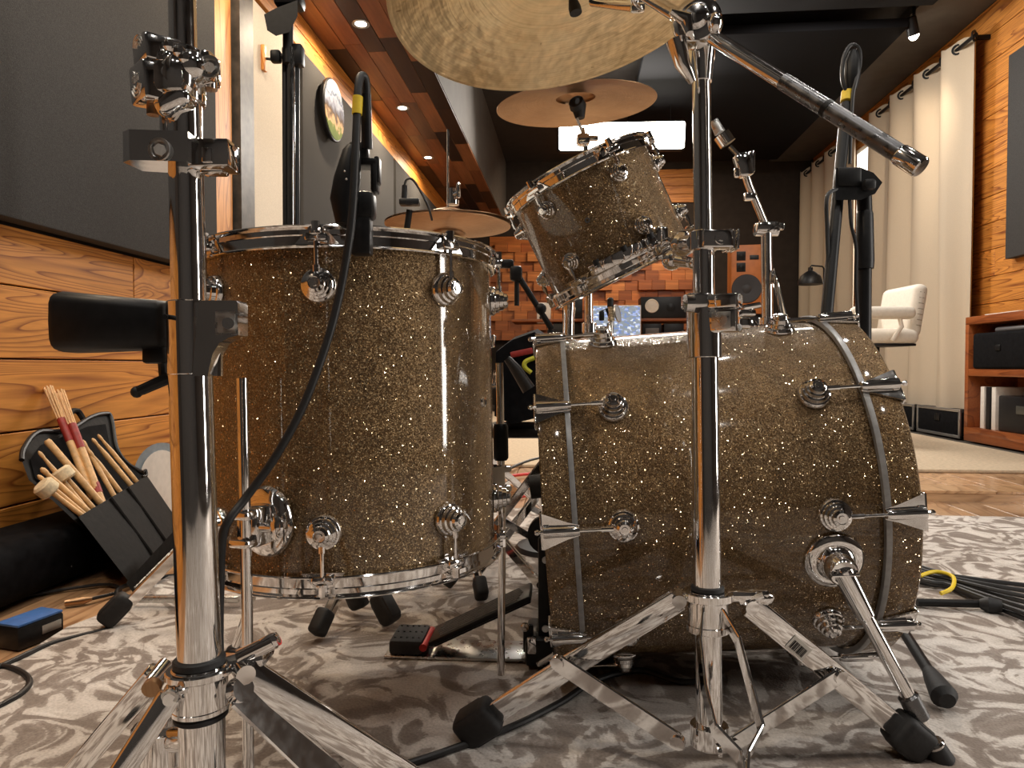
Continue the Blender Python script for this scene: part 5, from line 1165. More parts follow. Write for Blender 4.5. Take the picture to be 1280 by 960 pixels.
# black microphone on a short boom in the gap, and its stand
gm = thing('drum_microphone', 'black microphone on a slanted boom over the hidden snare drum', 'microphone', at(640, 350, 1.68))
MB().tube([at(648, 345, 1.68), at(690, 412, 1.68)], 0.0072, 12).ball(at(676, 386, 1.68), 0.014, 12).build('boom_rod', BLACKM, gm)
MB().rbox(at(645, 342, 1.68), (0.03, 0.03, 0.036), 0.008, FACE).cyl(at(646, 350, 1.68), at(646, 382, 1.68), 0.006, seg=10).rbox(at(632, 330, 1.68), (0.04, 0.025, 0.02), 0.006, FACE).build('swivel', BLACKM, gm)
MB().tube([at(634, 448, 1.6), at(645, 462, 1.6), at(661, 487, 1.6)], [0.009, 0.013, 0.016], 14).build('microphone_body', simple('dark_grey_metal', (0.03, 0.03, 0.03), 0.35, 0.3), gm)
MB().cyl(at(688, 412, 1.68), Vector((at(688, 412, 1.68).x, at(688, 412, 1.68).y, 0.0)), 0.008, seg=12).build('pole', BLACKM, gm)
sb = thing('black_bag', 'limp black bag in the gap between the floor tom and the bass drum', 'bag', at(645, 530, 1.9))
P_ = [(620, 440), (640, 425), (668, 415), (690, 430), (690, 500), (672, 522), (640, 530), (618, 520)]
MB().hull([at(x, y, 1.85) for x, y in P_], [at(x + 4, y - 4, 2.15) for x, y in P_]).build('bag_body', VELVET, sb)
MB().rbox(at(652, 441, 1.84), (0.06, 0.01, 0.016), 0.003, FACE @ Matrix.Rotation(radians(-12), 3, 'Y')).build('red_label', REDT, sb)
MB().tube(bez([at(668, 447, 1.84), at(657, 452, 1.84), at(656, 459, 1.84), at(664, 466, 1.84)], 16), 0.006, 8).build('yellow_tag', simple('lime_tape', (0.6, 0.6, 0.05), 0.5), sb)
fcz = thing('bag_stool', 'low dark stool carrying the limp black bag', 'stool', on_z(652, 690))
MB().rbox(at(664, 537, 2.0) , (0.24, 0.22, 0.03), 0.012, FACE).build('seat', BLACKP, fcz)
p = at(690, 545, 2.0); MB().cyl(p, Vector((p.x, p.y, 0.0)), 0.014, seg=12).build('post', BLACKM, fcz)
MB().lathe([(0.0001, 0.0), (0.11, 0.0), (0.10, 0.012), (0.0001, 0.02)], Matrix.Translation((p.x, p.y, 0)), 24).build('round_base', BLACKM, fcz)
# cables lying in the gap
for lab, col, pts in (('thin red cable on the floorboards in the gap between the drums', RED, [(640, 625), (655, 620), (672, 617), (690, 622)]),
                      ('black cable tangle crossing the pale rug in the gap', CABLE, [(628, 590), (650, 580), (668, 574), (690, 570)]),
                      ('second red cable bunched behind the bass drum edge', RED, [(630, 596), (645, 594), (664, 592), (685, 590)])):
    tag(MB().tube(bez([on_z(x, y, STEP_Z + 0.02 if y < 612 else 0.004) for x, y in pts], 24), 0.007, 8).build('cable', col), lab, 'cable')

# ------------------------------------------------------------------ cables on the rug
pts = [on_z(x, y, 0.0055) for x, y in ((420, 985), (500, 958), (560, 938), (640, 908), (700, 878), (745, 850), (800, 838), (850, 852), (900, 850))]
tag(MB().tube(bez(pts, 60), 0.005, 10).build('cable', CABLE), 'black cable running across the rug under the front boom stand', 'cable')
pts = [on_z(x, y, 0.006) for x, y in ((-20, 843), (20, 824), (60, 806), (100, 795), (135, 786), (147, 772), (148, 755), (150, 735), (200, 722), (235, 718))]
tag(MB().tube(bez(pts, 60), 0.005, 10).build('cable', CABLE), 'black cable passing the rubber foot at the left rug edge', 'cable')
pts = [on_z(x, y, 0.006) for x, y in ((-30, 832), (5, 833), (28, 841), (37, 853), (25, 868), (-5, 885), (-40, 900))]
tag(MB().tube(bez(pts, 40), 0.005, 10).build('cable', CABLE), 'black cable bent into a loop at the left frame edge', 'cable')
bun = thing('cable_bundle', 'bundle of black cables tied with yellow tape on the rug at right', 'cable', on_z(1180, 735))
for k in range(7):
    o_ = (k - 3) * 4.0
    pts = [on_z(x, y, 0.008 + 0.006 * (k % 3)) for x, y in ((1130, 712 + o_ * 0.9), (1165, 722 + o_ * 0.75), (1185, 726 + o_ * 0.6), (1220, 736 + o_ * 1.0), (1260, 747 + o_ * 1.5), (1300, 757 + o_ * 2.0), (1340, 764 + o_ * 2.6))]
    MB().tube(bez(pts, 30), 0.0055, 8).build('cable', CABLE, bun)
tpb = [on_z(x, y, z) for x, y, z in ((1150, 720, 0.028), (1165, 715, 0.032), (1180, 716, 0.032), (1192, 722, 0.03), (1190, 735, 0.028), (1176, 742, 0.02))]
MB().tube(bez(tpb, 24), 0.0045, 8).build('yellow_tie', YELLOW, bun)

# ------------------------------------------------------------------ left: stick bag, sticks, black case, box, pad
bx = -1.12
case = thing('equipment_bag', 'soft black bag on the floor below the stick bag', 'bag', Vector((-1.30, 1.22, 0)))
MB().rbox((-1.301, 1.22, 0.069), (0.194, 1.50, 0.138), 0.04, None, 4).build('bag_body', VELVET, case)
MB().tube(bez([(-1.202, 0.72, 0.06), (-1.198, 0.85, 0.09), (-1.2, 1.0, 0.098), (-1.198, 1.15, 0.09), (-1.202, 1.28, 0.06)], 24), 0.006, 8).build('handle', LEATHER, case)
LX = lambda py, o: -(1.035 + o) - (730 - py) / 210.0 * 0.265
def bx_pts(pts, o): return [on_x(a, q, LX(q, o)) for a, q in pts]
sbg = thing('stick_bag', 'open black stick bag leaning on the pine wall', 'bag', on_x(140, 700, -1.1))
flap = [(27, 575), (30, 560), (48, 540), (84, 538), (112, 522), (130, 517), (139, 522), (146, 560), (160, 580), (182, 592), (226, 656), (164, 722), (105, 662), (62, 622), (36, 600)]
MB().hull(bx_pts(flap, 0.075), bx_pts(flap, 0.095)).build('back_panel', LEATHER, sbg)
inner = [(38, 574), (52, 556), (110, 533), (132, 530), (138, 560), (178, 596), (104, 650), (66, 614), (44, 598)]
MB().hull(bx_pts(inner, 0.071), bx_pts(inner, 0.076)).build('lining', VELVET, sbg)
MB().tube(bez(bx_pts(flap[:10], 0.072), 60), 0.006, 8).build('piping', BLACKP, sbg)
MB().tube(bez(bx_pts([(86, 530), (88, 516), (97, 514), (104, 524)], 0.08), 14), 0.008, 8).build('hanging_loop', LEATHER, sbg)
po = [(98, 646), (182, 596), (226, 660), (160, 726)]
f0 = bx_pts(po, 0.0); f1_ = bx_pts(po, 0.07)
MB().hull(f0, f1_).build('front_pocket', LEATHER, sbg)
b = MB()
for k in (0.42, 0.68):
    q0, q1 = f0[0].lerp(f0[1], k), f0[3].lerp(f0[2], k); b.tube([q0 + Vector((0.002, 0, 0)), q1 + Vector((0.002, 0, 0))], 0.0055, 8)
b.build('pocket_seam', LEATHER, sbg)
MB().tube(bez(bx_pts([(178, 590), (182, 588), (183, 594), (178, 596)], 0.01), 12), 0.004, 8).build('buckle', BLACKM, sbg)
st_ = [(158, 728), (228, 652), (232, 668), (168, 744)]
MB().hull([on_x(x, y, -0.985) for x, y in st_], [on_x(x, y, -1.02) for x, y in st_]).build('lower_strap', LEATHER, sbg)
MB().tube([on_x(168, 735, -0.98), on_x(218, 685, -0.98)], 0.002, 6).build('zip', STEEL, sbg)
def stick(label, a, c, xa_, r0, r1, tip='oval', group='sticks in the black stick bag'):
    o_ = (-xa_ - 1.195) * 0.9 + 0.02; p0, p1 = on_x(*a, LX(a[1], o_)), on_x(*c, LX(c[1], o_)); u = (p1 - p0).normalized(); L_ = (p1 - p0).length
    t = thing('drumstick', label, 'drumstick', p0 - u * 0.03, group)
    if tip == 'oval':
        MB().tube([p0 - u * 0.05, p0 + u * L_ * 0.6, p0 + u * (L_ - 0.02), p0 + u * (L_ - 0.016), p0 + u * (L_ - 0.006), p1], [r0, r0, r1, r1 * 1.25, r1 * 1.25, r1 * 0.5], 12).build('shaft', BEECH, t)
    elif tip == 'butt':
        MB().tube([p0 - u * 0.05, p1 - u * 0.006, p1], [r0, r1, r1 * 0.7], 12).build('shaft', BEECH, t)
    elif tip == 'felt':
        MB().tube([p0 - u * 0.05, p1], [r0, r1], 12).build('shaft', BEECH, t)
        MB().lathe([(0.0001, -0.016), (0.018, -0.016), (0.024, -0.011), (0.024, 0.011), (0.018, 0.016), (0.0001, 0.016)], mat4(p1, basis(u)), 20).build('felt_head', FELT, t)
    elif tip == 'rods':
        b = MB()
        for k in range(9):
            a_ = 2 * pi * k / 8; o = Matrix.Rotation(0, 3, 'Z') @ basis(u) @ Vector((cos(a_), sin(a_), 0)) * (r0 * 0.62 if k < 8 else 0)
            b.cyl(p0 + u * L_ * 0.38 + o, p1 + o * 1.7, 0.0022, seg=6)
        b.build('dowel_ends', BEECH, t)
        MB().cyl(p0 - u * 0.05, p0 + u * L_ * 0.45, r0 * 0.98, seg=14).build('handle', BEECH, t)
        MB().cyl(p0 + u * L_ * 0.42, p0 + u * L_ * 0.66, r0 * 1.05, seg=14).build('wrap', REDT, t)
    return t
stick('dowel rod bundle with dark red wrap, the leftmost of two', (108, 603), (60, 484), -1.235, 0.0095, 0.009, 'rods')
rb2 = stick('dowel rod bundle with dark red wrap and red butt, right of the other', (122, 615), (74, 489), -1.22, 0.0105, 0.010, 'rods')
o_ = (1.22 - 1.195) * 0.9 + 0.02; q0, q1 = on_x(123, 617, LX(617, o_)), on_x(118, 604, LX(604, o_)); MB().cyl(q0, q1, 0.0112, seg=14).build('butt_wrap', REDT, rb2)
stick('felt mallet lowest in the stick bag, its head furthest left', (97, 640), (58, 610), -1.20, 0.006, 0.0055, 'felt')
stick('felt mallet whose head rests against the thick stick', (112, 630), (79, 593), -1.205, 0.0065, 0.006, 'felt')
stick('thick wooden stick with its blunt butt end up', (121, 623), (58, 550), -1.215, 0.0085, 0.0088, 'butt')
stick('drumstick with an acorn tip at the upper left of the bag', (104, 632), (48, 564), -1.212, 0.0062, 0.0035)
stick('drumstick with a pale tip just below the acorn tip one', (104, 634), (51, 585), -1.206, 0.0075, 0.005)
stick('drumstick with a grey tip lowest at the left of the bag', (97, 636), (47, 594), -1.203, 0.006, 0.004)
stick('left one of the middle pair of drumsticks', (138, 612), (103, 550), -1.215, 0.0066, 0.004)
stick('right one of the middle pair of drumsticks', (145, 608), (110, 562), -1.21, 0.0066, 0.004)
stick('glossy orange drumstick in the right of the bag', (158, 600), (115, 548), -1.215, 0.0072, 0.004)
stick('drumstick with a slim shaft furthest right in the bag', (165, 595), (122, 543), -1.21, 0.0062, 0.0035)
# round pad leaning on the wall
pd = thing('round_pad', 'off-white round pad with grey-blue rim leaning on the pine wall', 'pad', on_x(212, 650, -1.31))
def oval(px, py, rx, ry, x, n=36): return [on_x(px + rx * cos(2 * pi * i / n), py + ry * sin(2 * pi * i / n) * (0.9 if sin(2 * pi * i / n) < 0 else 1.12), x) for i in range(n)]
MB().hull(oval(203, 600, 37, 52, -1.30), oval(203, 600, 37, 52, -1.34)).build('pad_rim', GREYBAND, pd)
MB().hull(oval(203, 604, 29, 46, -1.296), oval(203, 604, 29, 46, -1.301)).build('pad_face', WHITEP, pd)
# small box on the floor strip
p = on_z(40, 800, 0.0); p = on_z(38, 797, 0.0)
di = thing('input_box', 'small black box with a blue top on the floorboards at left', 'box', Vector((p.x, p.y, RZF)))
Rq = Matrix.Rotation(radians(-12), 3, 'Z')
MB().rbox((p.x, p.y, 0.016), (0.060, 0.095, 0.044), 0.005, Rq).build('box_body', BLACKP, di)
MB().rbox((p.x, p.y, 0.040), (0.057, 0.092, 0.005), 0.0015, Rq).build('blue_top', BLUE, di)
MB().box(Vector((p.x, p.y, 0.018)) + Rq @ Vector((0.0305, 0.02, 0)), (0.0015, 0.04, 0.016), Rq).build('side_label', ALU, di, smooth=0)
p = on_z(105, 757, RZF)
cn = thing('cable_plug', 'copper-bright jack plug lying on the floorboards behind the blue box', 'plug', p)
MB().tube([p + Vector((-0.03, -0.02, 0.012)), p + Vector((0.0, 0, 0.012)), p + Vector((0.012, 0.01, 0.012))], [0.008, 0.009, 0.004], 12).build('plug_body', BRASSD, cn)
MB().tube(bez([p + Vector((0.01, 0.01, 0.012)), p + Vector((0.03, 0.08, 0.008)), p + Vector((-0.05, 0.12, 0.008)), p + Vector((-0.2, 0.0, 0.006))], 16), 0.004, 8).build('cord', CABLE, cn)
# ------------------------------------------------------------------ far end: desk, speakers, screen
dz_ = 7.7
def fc_at(px, py, y): return on_y(px, py, y)
YD = 7.75
l = fc_at(640, 400, YD); r = fc_at(890, 400, YD)
dk = thing('studio_desk', 'long dark desk with a wooden shelf under the far speakers', 'desk', Vector(((l.x + r.x) / 2, YD + 0.2, STEP_Z)))
zt = fc_at(700, 399, YD).z
MB().rbox(((l.x + r.x) / 2, YD + 0.2, zt - 0.015), (r.x - l.x, 0.5, 0.03), 0.004).build('shelf_board', BLOCKW, dk)
MB().rbox(((l.x + r.x) / 2, YD + 0.05, 0.74), (r.x - l.x, 0.9, 0.04), 0.004).build('desk_top', CABW, dk)
for x in (l.x + 0.03, (l.x + r.x) / 2, r.x - 0.03): MB().rbox((x, YD + 0.1, 0.72 / 2 + STEP_Z / 2), (0.05, 0.8, 0.72 - STEP_Z), 0.004).build('side_panel', BLACKP, dk)
for x0, x1 in ((690, 730), (802, 828), (829, 856)):
    a, c = fc_at(x0, 402, YD), fc_at(x1, 419, YD); MB().rbox(((a.x + c.x) / 2, YD + 0.2, (a.z + c.z) / 2 - 0.03), (c.x - a.x - 0.02, 0.4, a.z - c.z + 0.02), 0.004).build('rack_bay', BLACKP, dk)
a, c = fc_at(807, 410, YD - 0.03), fc_at(824, 419, YD - 0.03); MB().rbox(((a.x + c.x) / 2, YD - 0.01, (a.z + c.z) / 2), (c.x - a.x, 0.02, a.z - c.z), 0.003).build('rack_unit', simple('grey_rack', (0.12, 0.11, 0.1), 0.5), dk)
def monitor(label, x0, y0, x1, y1, cx_, cyy, rr_):
    a, c = fc_at(x0, y0, YD), fc_at(x1, y1, YD)
    o = thing('studio_monitor', label, 'speaker', Vector(((a.x + c.x) / 2, YD + 0.15, zt)), 'black studio monitors with white cones')
    MB().rbox(((a.x + c.x) / 2, YD + 0.15, (a.z + zt) / 2 + 0.003), (c.x - a.x, 0.3, a.z - zt - 0.006), 0.006).build('cabinet', BLACKP, o)
    p = fc_at(cx_, cyy, YD - 0.003); R_ = rr_ / F * YD
    MB().lathe([(0.0001, 0.006), (R_ * 0.3, 0.004), (R_ * 0.85, -0.002), (R_, 0.006), (R_ * 1.06, 0.0), (R_ * 1.06, -0.004)], mat4(p, basis((0, -1, 0))), 24).build('woofer_cone', WHITEU, o)
    q = fc_at(cx_ + (x1 - cx_) * 0.55, cyy + 2, YD - 0.002); MB().lathe([(0.0001, 0.008), (0.03, 0.004), (0.05, 0.0), (0.05, -0.003)], mat4(q, basis((0, -1, 0))), 18).build('tweeter', BLACKM, o)
monitor('black studio monitor with white cone right of the computer screen', 801, 371, 858, 397, 815, 382.5, 8)
monitor('black studio monitor with white cone left of the computer screen', 703, 372, 728, 398, 712, 388, 7.5)
a, c = fc_at(671, 378, YD), fc_at(688, 404, YD)
wsq = thing('white_speaker', 'small white square speaker at the left end of the desk shelf', 'speaker', Vector(((a.x + c.x) / 2, YD + 0.1, zt)))
MB().rbox(((a.x + c.x) / 2, YD + 0.1, (a.z + c.z) / 2), (c.x - a.x, 0.16, a.z - c.z), 0.006).build('cabinet', WHITEP, wsq)
p = fc_at(677, 397, YD + 0.02); MB().lathe([(0.0001, 0.004), (0.026, 0.0), (0.026, -0.004)], mat4(p, basis((0, -1, 0))), 16).build('driver', BLACKM, wsq)
# computer screen
a, c = fc_at(732, 383, YD - 0.25), fc_at(800, 421, YD - 0.25)
scr = thing('computer_screen', 'computer screen with blue-white editing windows beside the black monitor', 'screen', Vector(((a.x + c.x) / 2, YD - 0.2, 0.76)))
MB().rbox(((a.x + c.x) / 2, YD - 0.23, (a.z + c.z) / 2), (c.x - a.x + 0.02, 0.03, a.z - c.z + 0.02), 0.004).build('bezel', WHITEP, scr)
def scr_mat():
    m, nt, b = new_mat('editing_screen'); L = nt.links.new
    tc = N(nt, 'ShaderNodeTexCoord'); mp = N(nt, 'ShaderNodeMapping'); mp.inputs['Scale'].default_value = (34, 1, 60); L(tc.outputs['Object'], mp.inputs[0])
    v = N(nt, 'ShaderNodeTexVoronoi', distance='CHEBYCHEV', ins={'Scale': 1.0}); L(mp.outputs[0], v.inputs['Vector'])
    sp = N(nt, 'ShaderNodeSeparateColor'); L(v.outputs['Color'], sp.inputs[0])
    r = ramp(nt, [(0, (0.30, 0.34, 0.38)), (0.45, (0.34, 0.38, 0.42)), (0.6, (0.2, 0.3, 0.6)), (0.75, (0.45, 0.55, 0.9)), (0.9, (0.9, 0.95, 1.0))], 'CONSTANT'); L(sp.outputs[0], r.inputs[0])
    b.inputs['Base Color'].default_value = (0.02, 0.02, 0.02, 1); L(r.outputs[0], b.inputs['Emission Color']); b.inputs['Emission Strength'].default_value = 0.75
    return m
MB().box(((a.x + c.x) / 2, YD - 0.2465, (a.z + c.z) / 2), (c.x - a.x, 0.004, a.z - c.z), None).build('display', scr_mat(), scr, smooth=0)
MB().rbox(((a.x + c.x) / 2, YD - 0.19, 0.7665), (0.25, 0.18, 0.012), 0.004).rbox(((a.x + c.x) / 2, YD - 0.19, (0.77 + c.z) / 2), (0.06, 0.02, max(0.02, c.z - 0.76)), 0.003).build('stand_foot', ALU, scr)
# condenser microphone with pop screen seen over the bass drum
dq = 2.2
cm = thing('condenser_microphone', 'pale condenser microphone on a small stand in front of the computer screen', 'microphone', cp((764 - 640) / F * dq, dq, -H))
MB().tube([at(763, 372, dq), at(763, 374, dq), at(763, 382, dq), at(763, 384, dq)], [0.006, 0.010, 0.010, 0.011], 16).build('cap', BLACKM, cm)
b = MB(); 
for k in range(5): b.cyl(at(764, 384 + k * 3.6, dq), at(764, 387 + k * 3.6, dq), 0.0115, 0.0105, seg=16)
b.build('body', m_chrome('champagne_metal', (0.75, 0.68, 0.52), 0.25), cm)
MB().lathe([(0.026, -0.002), (0.029, -0.002), (0.029, 0.002), (0.026, 0.002)], mat4(at(772, 392, dq), basis(cv((1, -0.5, 0.2)))), 24, True).build('pop_screen_ring', ALU, cm)
MB().lathe([(0.0001, -0.001), (0.026, -0.001), (0.026, 0.001), (0.0001, 0.001)], mat4(at(772, 392, dq), basis(cv((1, -0.5, 0.2)))), 24).build('pop_screen_mesh', simple('grey_gauze', (0.3, 0.31, 0.33), 0.8), cm)
MB().tube([at(750, 390, dq), at(758, 386, dq), at(766, 408, dq), at(765, 425, dq)], 0.0035, 8).rbox(at(752, 395, dq), (0.016, 0.012, 0.03), 0.003, FACE).build('shock_mount', BLACKM, cm)
f_ = cp((764 - 640) / F * dq, dq, -H); MB().cyl(f_ + Vector((0, 0, 0.01)), at(764, 402, dq), 0.007, seg=12).build('pole', ALU, cm)
MB().lathe([(0.0001, 0.0), (0.085, 0.0), (0.082, 0.012), (0.02, 0.02), (0.0001, 0.02)], Matrix.Translation(f_), 28).build('round_base', BLACKM, cm)
# orange-fronted loudspeaker
YS = 7.0
a, c = fc_at(916, 306, YS), fc_at(957, 392, YS)
os_ = thing('floor_loudspeaker', 'tall orange loudspeaker with three dark drivers on a stand', 'speaker', Vector(((a.x + c.x) / 2, YS + 0.15, STEP_Z)))
Ro = Matrix.Rotation(radians(-5), 3, 'Z')
cc_ = Vector(((a.x + c.x) / 2, YS + 0.14, (a.z + c.z) / 2)); W_, H_ = c.x - a.x, a.z - c.z
OR = simple('orange_baffle', (0.42, 0.125, 0.02), 0.5, 0, 0.12, 20)
MB().rbox(cc_, (W_, 0.28, H_), 0.006, Ro).build('cabinet', OR, os_)
fr_ = lambda px, py, o=0.0: cc_ + Ro @ Vector(((px - 936.5) / 41 * W_, -0.141 - o, -(py - 349) / 86 * H_))
Mf = lambda p: mat4(p, Ro @ basis((0, -1, 0)))
MB().lathe([(0.0001, 0.010), (0.035, 0.008), (0.045, 0.002), (0.12, 0.012), (0.136, 0.012), (0.142, 0.002), (0.142, -0.004)], Mf(fr_(935, 361, 0.0)), 32).build('woofer', simple('dark_cone', (0.025, 0.024, 0.028), 0.6), os_)
for q in (320, 334):
    MB().rbox(fr_(928, q, 0.003), (0.085, 0.008, 0.088), 0.003, Ro).lathe([(0.0001, 0.012), (0.016, 0.008), (0.03, 0.002), (0.03, 0.0)], Mf(fr_(928, q, 0.007)), 18).build('tweeter', BLACKM, os_)
MB().rbox(fr_(944, 322, 0.001), (0.085, 0.003, 0.045), 0.001, Ro).build('badge', BLACKP, os_)
for q in ((919, 311), (950, 379)): MB().cyl(fr_(*q, 0.0), fr_(*q, 0.002), 0.006, seg=8).build('screw', BLACKM, os_)
b = MB().rbox((cc_.x, cc_.y, (c.z + STEP_Z) / 2), (W_ * 0.8, 0.22, c.z - STEP_Z - 0.004), 0.01); b.build('plinth', BLACKP, os_)
# desk lamp
dlm = 6.6
tb = thing('side_table', 'dark side table hidden behind the bass drum, holding the lamp', 'table', on_y(1016, 500, 6.55) * 1)
p = on_y(1018, 410, 6.6); MB().rbox((p.x, 6.6, p.z - 0.02), (0.5, 0.4, 0.04), 0.006).build('table_top', CABW, tb)
for sx in (-0.22, 0.22):
    for sy in (-0.17, 0.17): MB().rbox((p.x + sx, 6.6 + sy, (p.z - 0.04 + STEP_Z) / 2), (0.03, 0.03, p.z - 0.04 - STEP_Z), 0.004).build('leg', BLACKP, tb)
lmp = thing('desk_lamp', 'black dome desk lamp in front of the far curtain', 'lamp', Vector((on_y(1030, 410, 6.6).x, 6.6, p.z)))
q = on_y(1013, 344, 6.6); MB().lathe([(0.11, -0.085), (0.108, -0.06), (0.085, -0.005), (0.04, 0.03), (0.022, 0.038), (0.02, 0.07), (0.0001, 0.075)], mat4(q), 28).build('shade', BLACKM, lmp)
t0 = on_y(1013, 334, 6.6); MB().tube([t0, t0 + Vector((0.01, 0, 0.015)), on_y(1028, 333, 6.6) , on_y(1030, 336, 6.6), on_y(1030, 405, 6.6)], 0.007, 8).build('arm', BLACKM, lmp)
MB().lathe([(0.0001, 0.0), (0.08, 0.0), (0.08, 0.012), (0.0001, 0.02)], Matrix.Translation((on_y(1030, 405, 6.6).x, 6.6, p.z)), 24).build('base', BLACKM, lmp)
# white padded chair
dch = 4.3
ch = thing('padded_chair', 'white padded high chair with a ribbed back by the curtain', 'chair', cp((1110 - 640) / F * dch, dch, -H + STEP_Z))
def ac(px, py, dd=0.0): return at(px, py, dch + dd)
b = MB().rbox(ac(1091, 422), (0.36, 0.42, 0.095), 0.045, FACE, 4); b.build('seat', WHITEU, ch)
MB().rbox(ac(1090, 432), (0.33, 0.38, 0.015), 0.005, FACE).build('seat_pan', BLACKP, ch)
for dd in (-0.24, 0.24):
    MB().rbox(ac(1103, 391, dd), (0.38, 0.07, 0.075), 0.034, FACE, 4).build('armrest', WHITEU, ch)
    MB().tube([ac(1124, 395, dd), ac(1127, 408, dd), ac(1115, 426, dd)], 0.012, 10).build('arm_post', WHITEU, ch)
Rt = FACE @ Matrix.Rotation(radians(9), 3, 'Y')
bk_ = MB().rbox(ac(1126, 391), (0.085, 0.40, 0.32), 0.04, Rt, 4)
bk_.build('backrest', WHITEU, ch)
for k in range(7): MB().rbox(ac(1125 + k * 0.7, 409 - k * 6.6) + cv((0.0, -0.199, 0)), (0.03, 0.006, 0.004), 0.0015, Rt).build('back_seam', simple('tan_piping', (0.30, 0.25, 0.18), 0.7) if k == 0 else bpy.data.materials['tan_piping'], ch)
zb_ = ac(1094, 434); MB().cyl(zb_, Vector((zb_.x, zb_.y, STEP_Z + 0.036)), 0.025, seg=14).build('gas_column', BLACKM, ch)
MB().lathe([(0.0001, 0.0), (0.19, 0.0), (0.18, 0.015), (0.03, 0.03), (0.0001, 0.03)], Matrix.Translation((zb_.x, zb_.y, STEP_Z + 0.017)), 28).build('round_base', BLACKM, ch)
# shelf unit at right
xf, xk = 2.60, 2.925; y1 = on_x(1206, 450, xf).y; y0 = y1 - 1.26; zt_ = on_x(1206, 397, xf).z; YO = y1 - 4.68
cab = thing('shelf_unit', 'low red-brown wooden shelf unit against the pine wall at right', 'shelf unit', Vector(((xf + xk) / 2, (y0 + y1) / 2, STEP_Z)))
MB().rbox(((xf + xk) / 2, (y0 + y1) / 2, zt_ - 0.025), (xk - xf, y1 - y0, 0.05), 0.003).build('top_board', CABW, cab)
MB().rbox(((xf + xk) / 2, (y0 + y1) / 2, STEP_Z + 0.045), (xk - xf, y1 - y0, 0.09), 0.003).build('plinth', CABW, cab)
MB().rbox(((xf + xk) / 2, (y0 + y1) / 2, 0.485), (xk - xf, y1 - y0 - 0.08, 0.045), 0.003).build('middle_shelf', CABW, cab)
for y in (y0 + 0.02, y1 - 0.02): MB().rbox(((xf + xk) / 2, y, (zt_ - 0.05 + STEP_Z + 0.09) / 2), (xk - xf, 0.04, zt_ - 0.05 - STEP_Z - 0.09), 0.003).build('side_panel', CABW, cab)
MB().box((xk - 0.008, (y0 + y1) / 2, 0.45), (0.012, y1 - y0 - 0.08, 0.7)).build('back_panel', CABW, cab, smooth=0)
bg = thing('gear_bag', 'square black gear bag on the upper shelf of the unit', 'bag', Vector((xf + 0.14, 4.32 + YO, 0.508)))
MB().rbox((xf + 0.12, 4.27 + YO, 0.508 + 0.115), (0.26, 0.62, 0.23), 0.02, None, 3).build('bag_body', VELVET, bg); MB().rbox((xf - 0.012, 4.30 + YO, 0.64), (0.012, 0.05, 0.035), 0.005).build('latch', BLACKM, bg)
MB().rbox((xf + 0.1, 4.25 + YO, 0.752), (0.16, 0.30, 0.032), 0.015, None, 3).build('grey_cover', simple('grey_film', (0.12, 0.12, 0.125), 0.4), bg)
b2g = thing('gear_bag', 'second black gear bag, cut by the frame edge, on the upper shelf', 'bag', Vector((xf + 0.14, 3.75 + YO, 0.508)))
MB().rbox((xf + 0.14, 3.74 + YO, 0.508 + 0.12), (0.26, 0.36, 0.24), 0.03, None, 3).build('bag_body', VELVET, b2g); MB().rbox((xf + 0.005, 3.76 + YO, 0.60), (0.012, 0.2, 0.03), 0.005).build('strap', LEATHER, b2g)
zs = STEP_Z + 0.0905
for k, (col, lab) in enumerate(((WHITEP, 'white binder standing first on the lower shelf'), (BLACKP, 'black binder standing between two pale ones on the lower shelf'), (WHITEP, 'pale binder standing third on the lower shelf'))):
    tag(MB().rbox((xf + 0.13, 4.53 + YO - k * 0.06, zs + 0.135), (0.2, 0.042, 0.27), 0.004).build('binder', col), lab, 'binder')
sp_ = thing('device_stack', 'dark audio device standing on the lower shelf', 'device', Vector((xf + 0.15, 4.1 + YO, zs)))
MB().rbox((xf + 0.15, 4.228 + YO, zs + 0.11), (0.22, 0.30, 0.22), 0.01).build('case', BLACKP, sp_); MB().rbox((xf + 0.036, 4.15 + YO, zs + 0.14), (0.006, 0.09, 0.05), 0.003).build('display', simple('dim_display', (0.07, 0.07, 0.06), 0.3), sp_)
hd = thing('headphones', 'black headphones lying at the front of the lower shelf', 'headphones', Vector((xf + 0.03, 3.9 + YO, zs)))
MB().lathe([(0.05, -0.014), (0.085, -0.014), (0.085, 0.014), (0.05, 0.014)], mat4((xf + 0.085, 3.86 + YO, zs + 0.03)), 24, True).build('headband', RUBBER, hd)
MB().rbox((xf + 0.06, 3.80 + YO, zs + 0.05), (0.09, 0.1, 0.09), 0.03, None, 3).build('ear_cup', BLACKP, hd); MB().rbox((xf + 0.06, 3.93 + YO, zs + 0.04), (0.08, 0.08, 0.07), 0.025, None, 3).build('ear_cup', BLACKP, hd)
tag(MB().tube(bez([(xf - 0.008, 4.02 + YO, zs + 0.0), (xf - 0.012, 4.0 + YO, zs - 0.04), (xf - 0.02, 3.96 + YO, STEP_Z + 0.02), (xf - 0.02, 3.9 + YO, STEP_Z + 0.008)], 16), 0.006, 8).build('lead', WHITEP), 'short white lead hanging over the shelf unit plinth', 'cable')
sg_ = thing('eyeglasses', 'dark spectacles lying on top of the shelf unit', 'glasses', Vector((xf + 0.06, 4.05 + YO, zt_)))
b = MB()
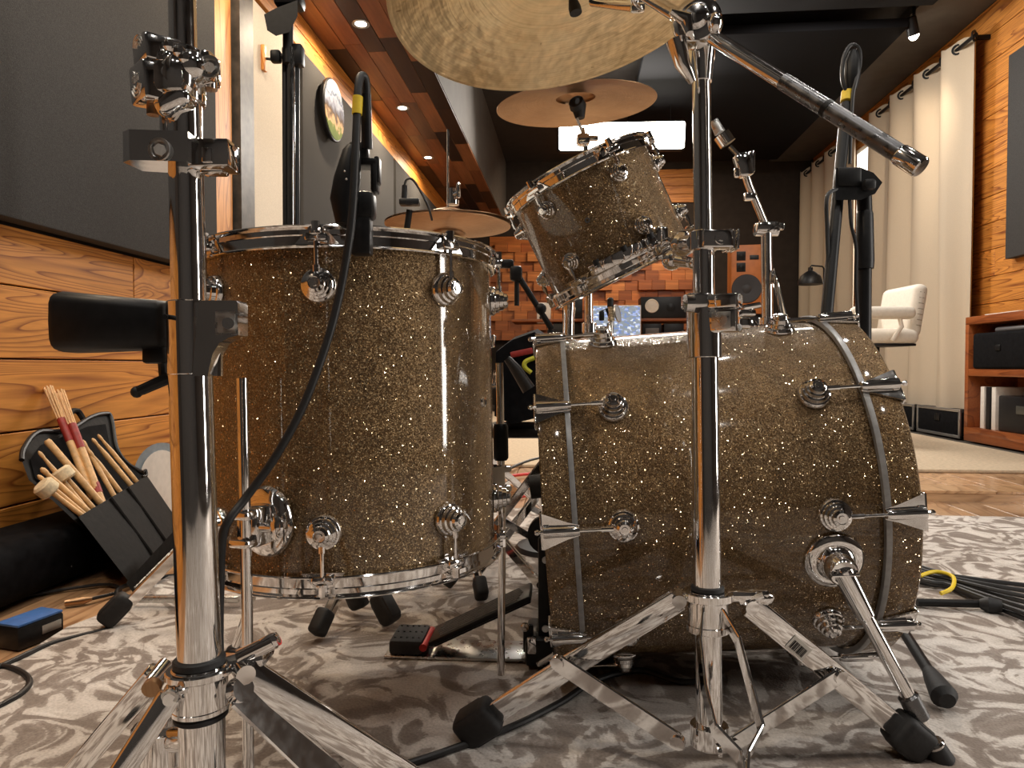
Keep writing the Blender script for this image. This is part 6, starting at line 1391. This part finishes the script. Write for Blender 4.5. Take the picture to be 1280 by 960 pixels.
for s in (-1, 1): b.lathe([(0.02, -0.002), (0.024, -0.002), (0.024, 0.002), (0.02, 0.002)], mat4((xf + 0.05, 4.0 + YO + s * 0.03, zt_ + 0.026), basis((1, 0, 0.2))), 18, True); b.tube([(xf + 0.05, 4.0 + YO + s * 0.055, zt_ + 0.03), (xf + 0.12, 4.0 + YO + s * 0.056, zt_ + 0.034), (xf + 0.17, 4.0 + YO + s * 0.05, zt_ + 0.004)], 0.003, 6)
b.build('frames', BLACKM, sg_)
tag(MB().rbox((xf + 0.10, 3.85 + YO, zt_ + 0.014), (0.12, 0.16, 0.026), 0.006, Matrix.Rotation(0.3, 3, 'Z'), 3).build('remote_control', simple('grey_plastic', (0.16, 0.16, 0.17), 0.4)), 'grey device lying on top of the shelf unit', 'device')
tag(MB().rbox((xf + 0.08, 4.35 + YO, zt_ + 0.004), (0.1, 0.34, 0.008), 0.002).build('paper_sheets', WHITEP), 'flat white papers at the far end of the shelf unit top', 'paper')
# flight cases under the curtain
for lab, ya_, yb_ in (('black flight case with metal edges beside the shelf unit', y1 + 0.06, on_x(1148, 530, 2.62).y), ('black flight case with metal edges furthest along under the curtain', on_x(1148, 530, 2.62).y + 0.05, on_x(1148, 530, 2.62).y + 0.9)):
    fcs = thing('flight_case', lab, 'case', Vector((2.74, (ya_ + yb_) / 2, STEP_Z)), 'flight cases under the curtain')
    MB().rbox((2.73, (ya_ + yb_) / 2, STEP_Z + 0.10), (0.24, yb_ - ya_, 0.16), 0.006).build('case_body', VELVET, fcs)
    for z in (STEP_Z + 0.012, STEP_Z + 0.19): MB().rbox((2.612, (ya_ + yb_) / 2, z), (0.012, yb_ - ya_, 0.02), 0.003).build('edge_rail', ALU, fcs)
    for y in (ya_ + 0.01, yb_ - 0.01): MB().rbox((2.611, y, STEP_Z + 0.1), (0.014, 0.02, 0.195), 0.003).build('corner_rail', ALU, fcs)
    MB().rbox((2.608, (ya_ + yb_) / 2, STEP_Z + 0.13), (0.008, 0.07, 0.05), 0.003).build('latch', BLACKM, fcs)
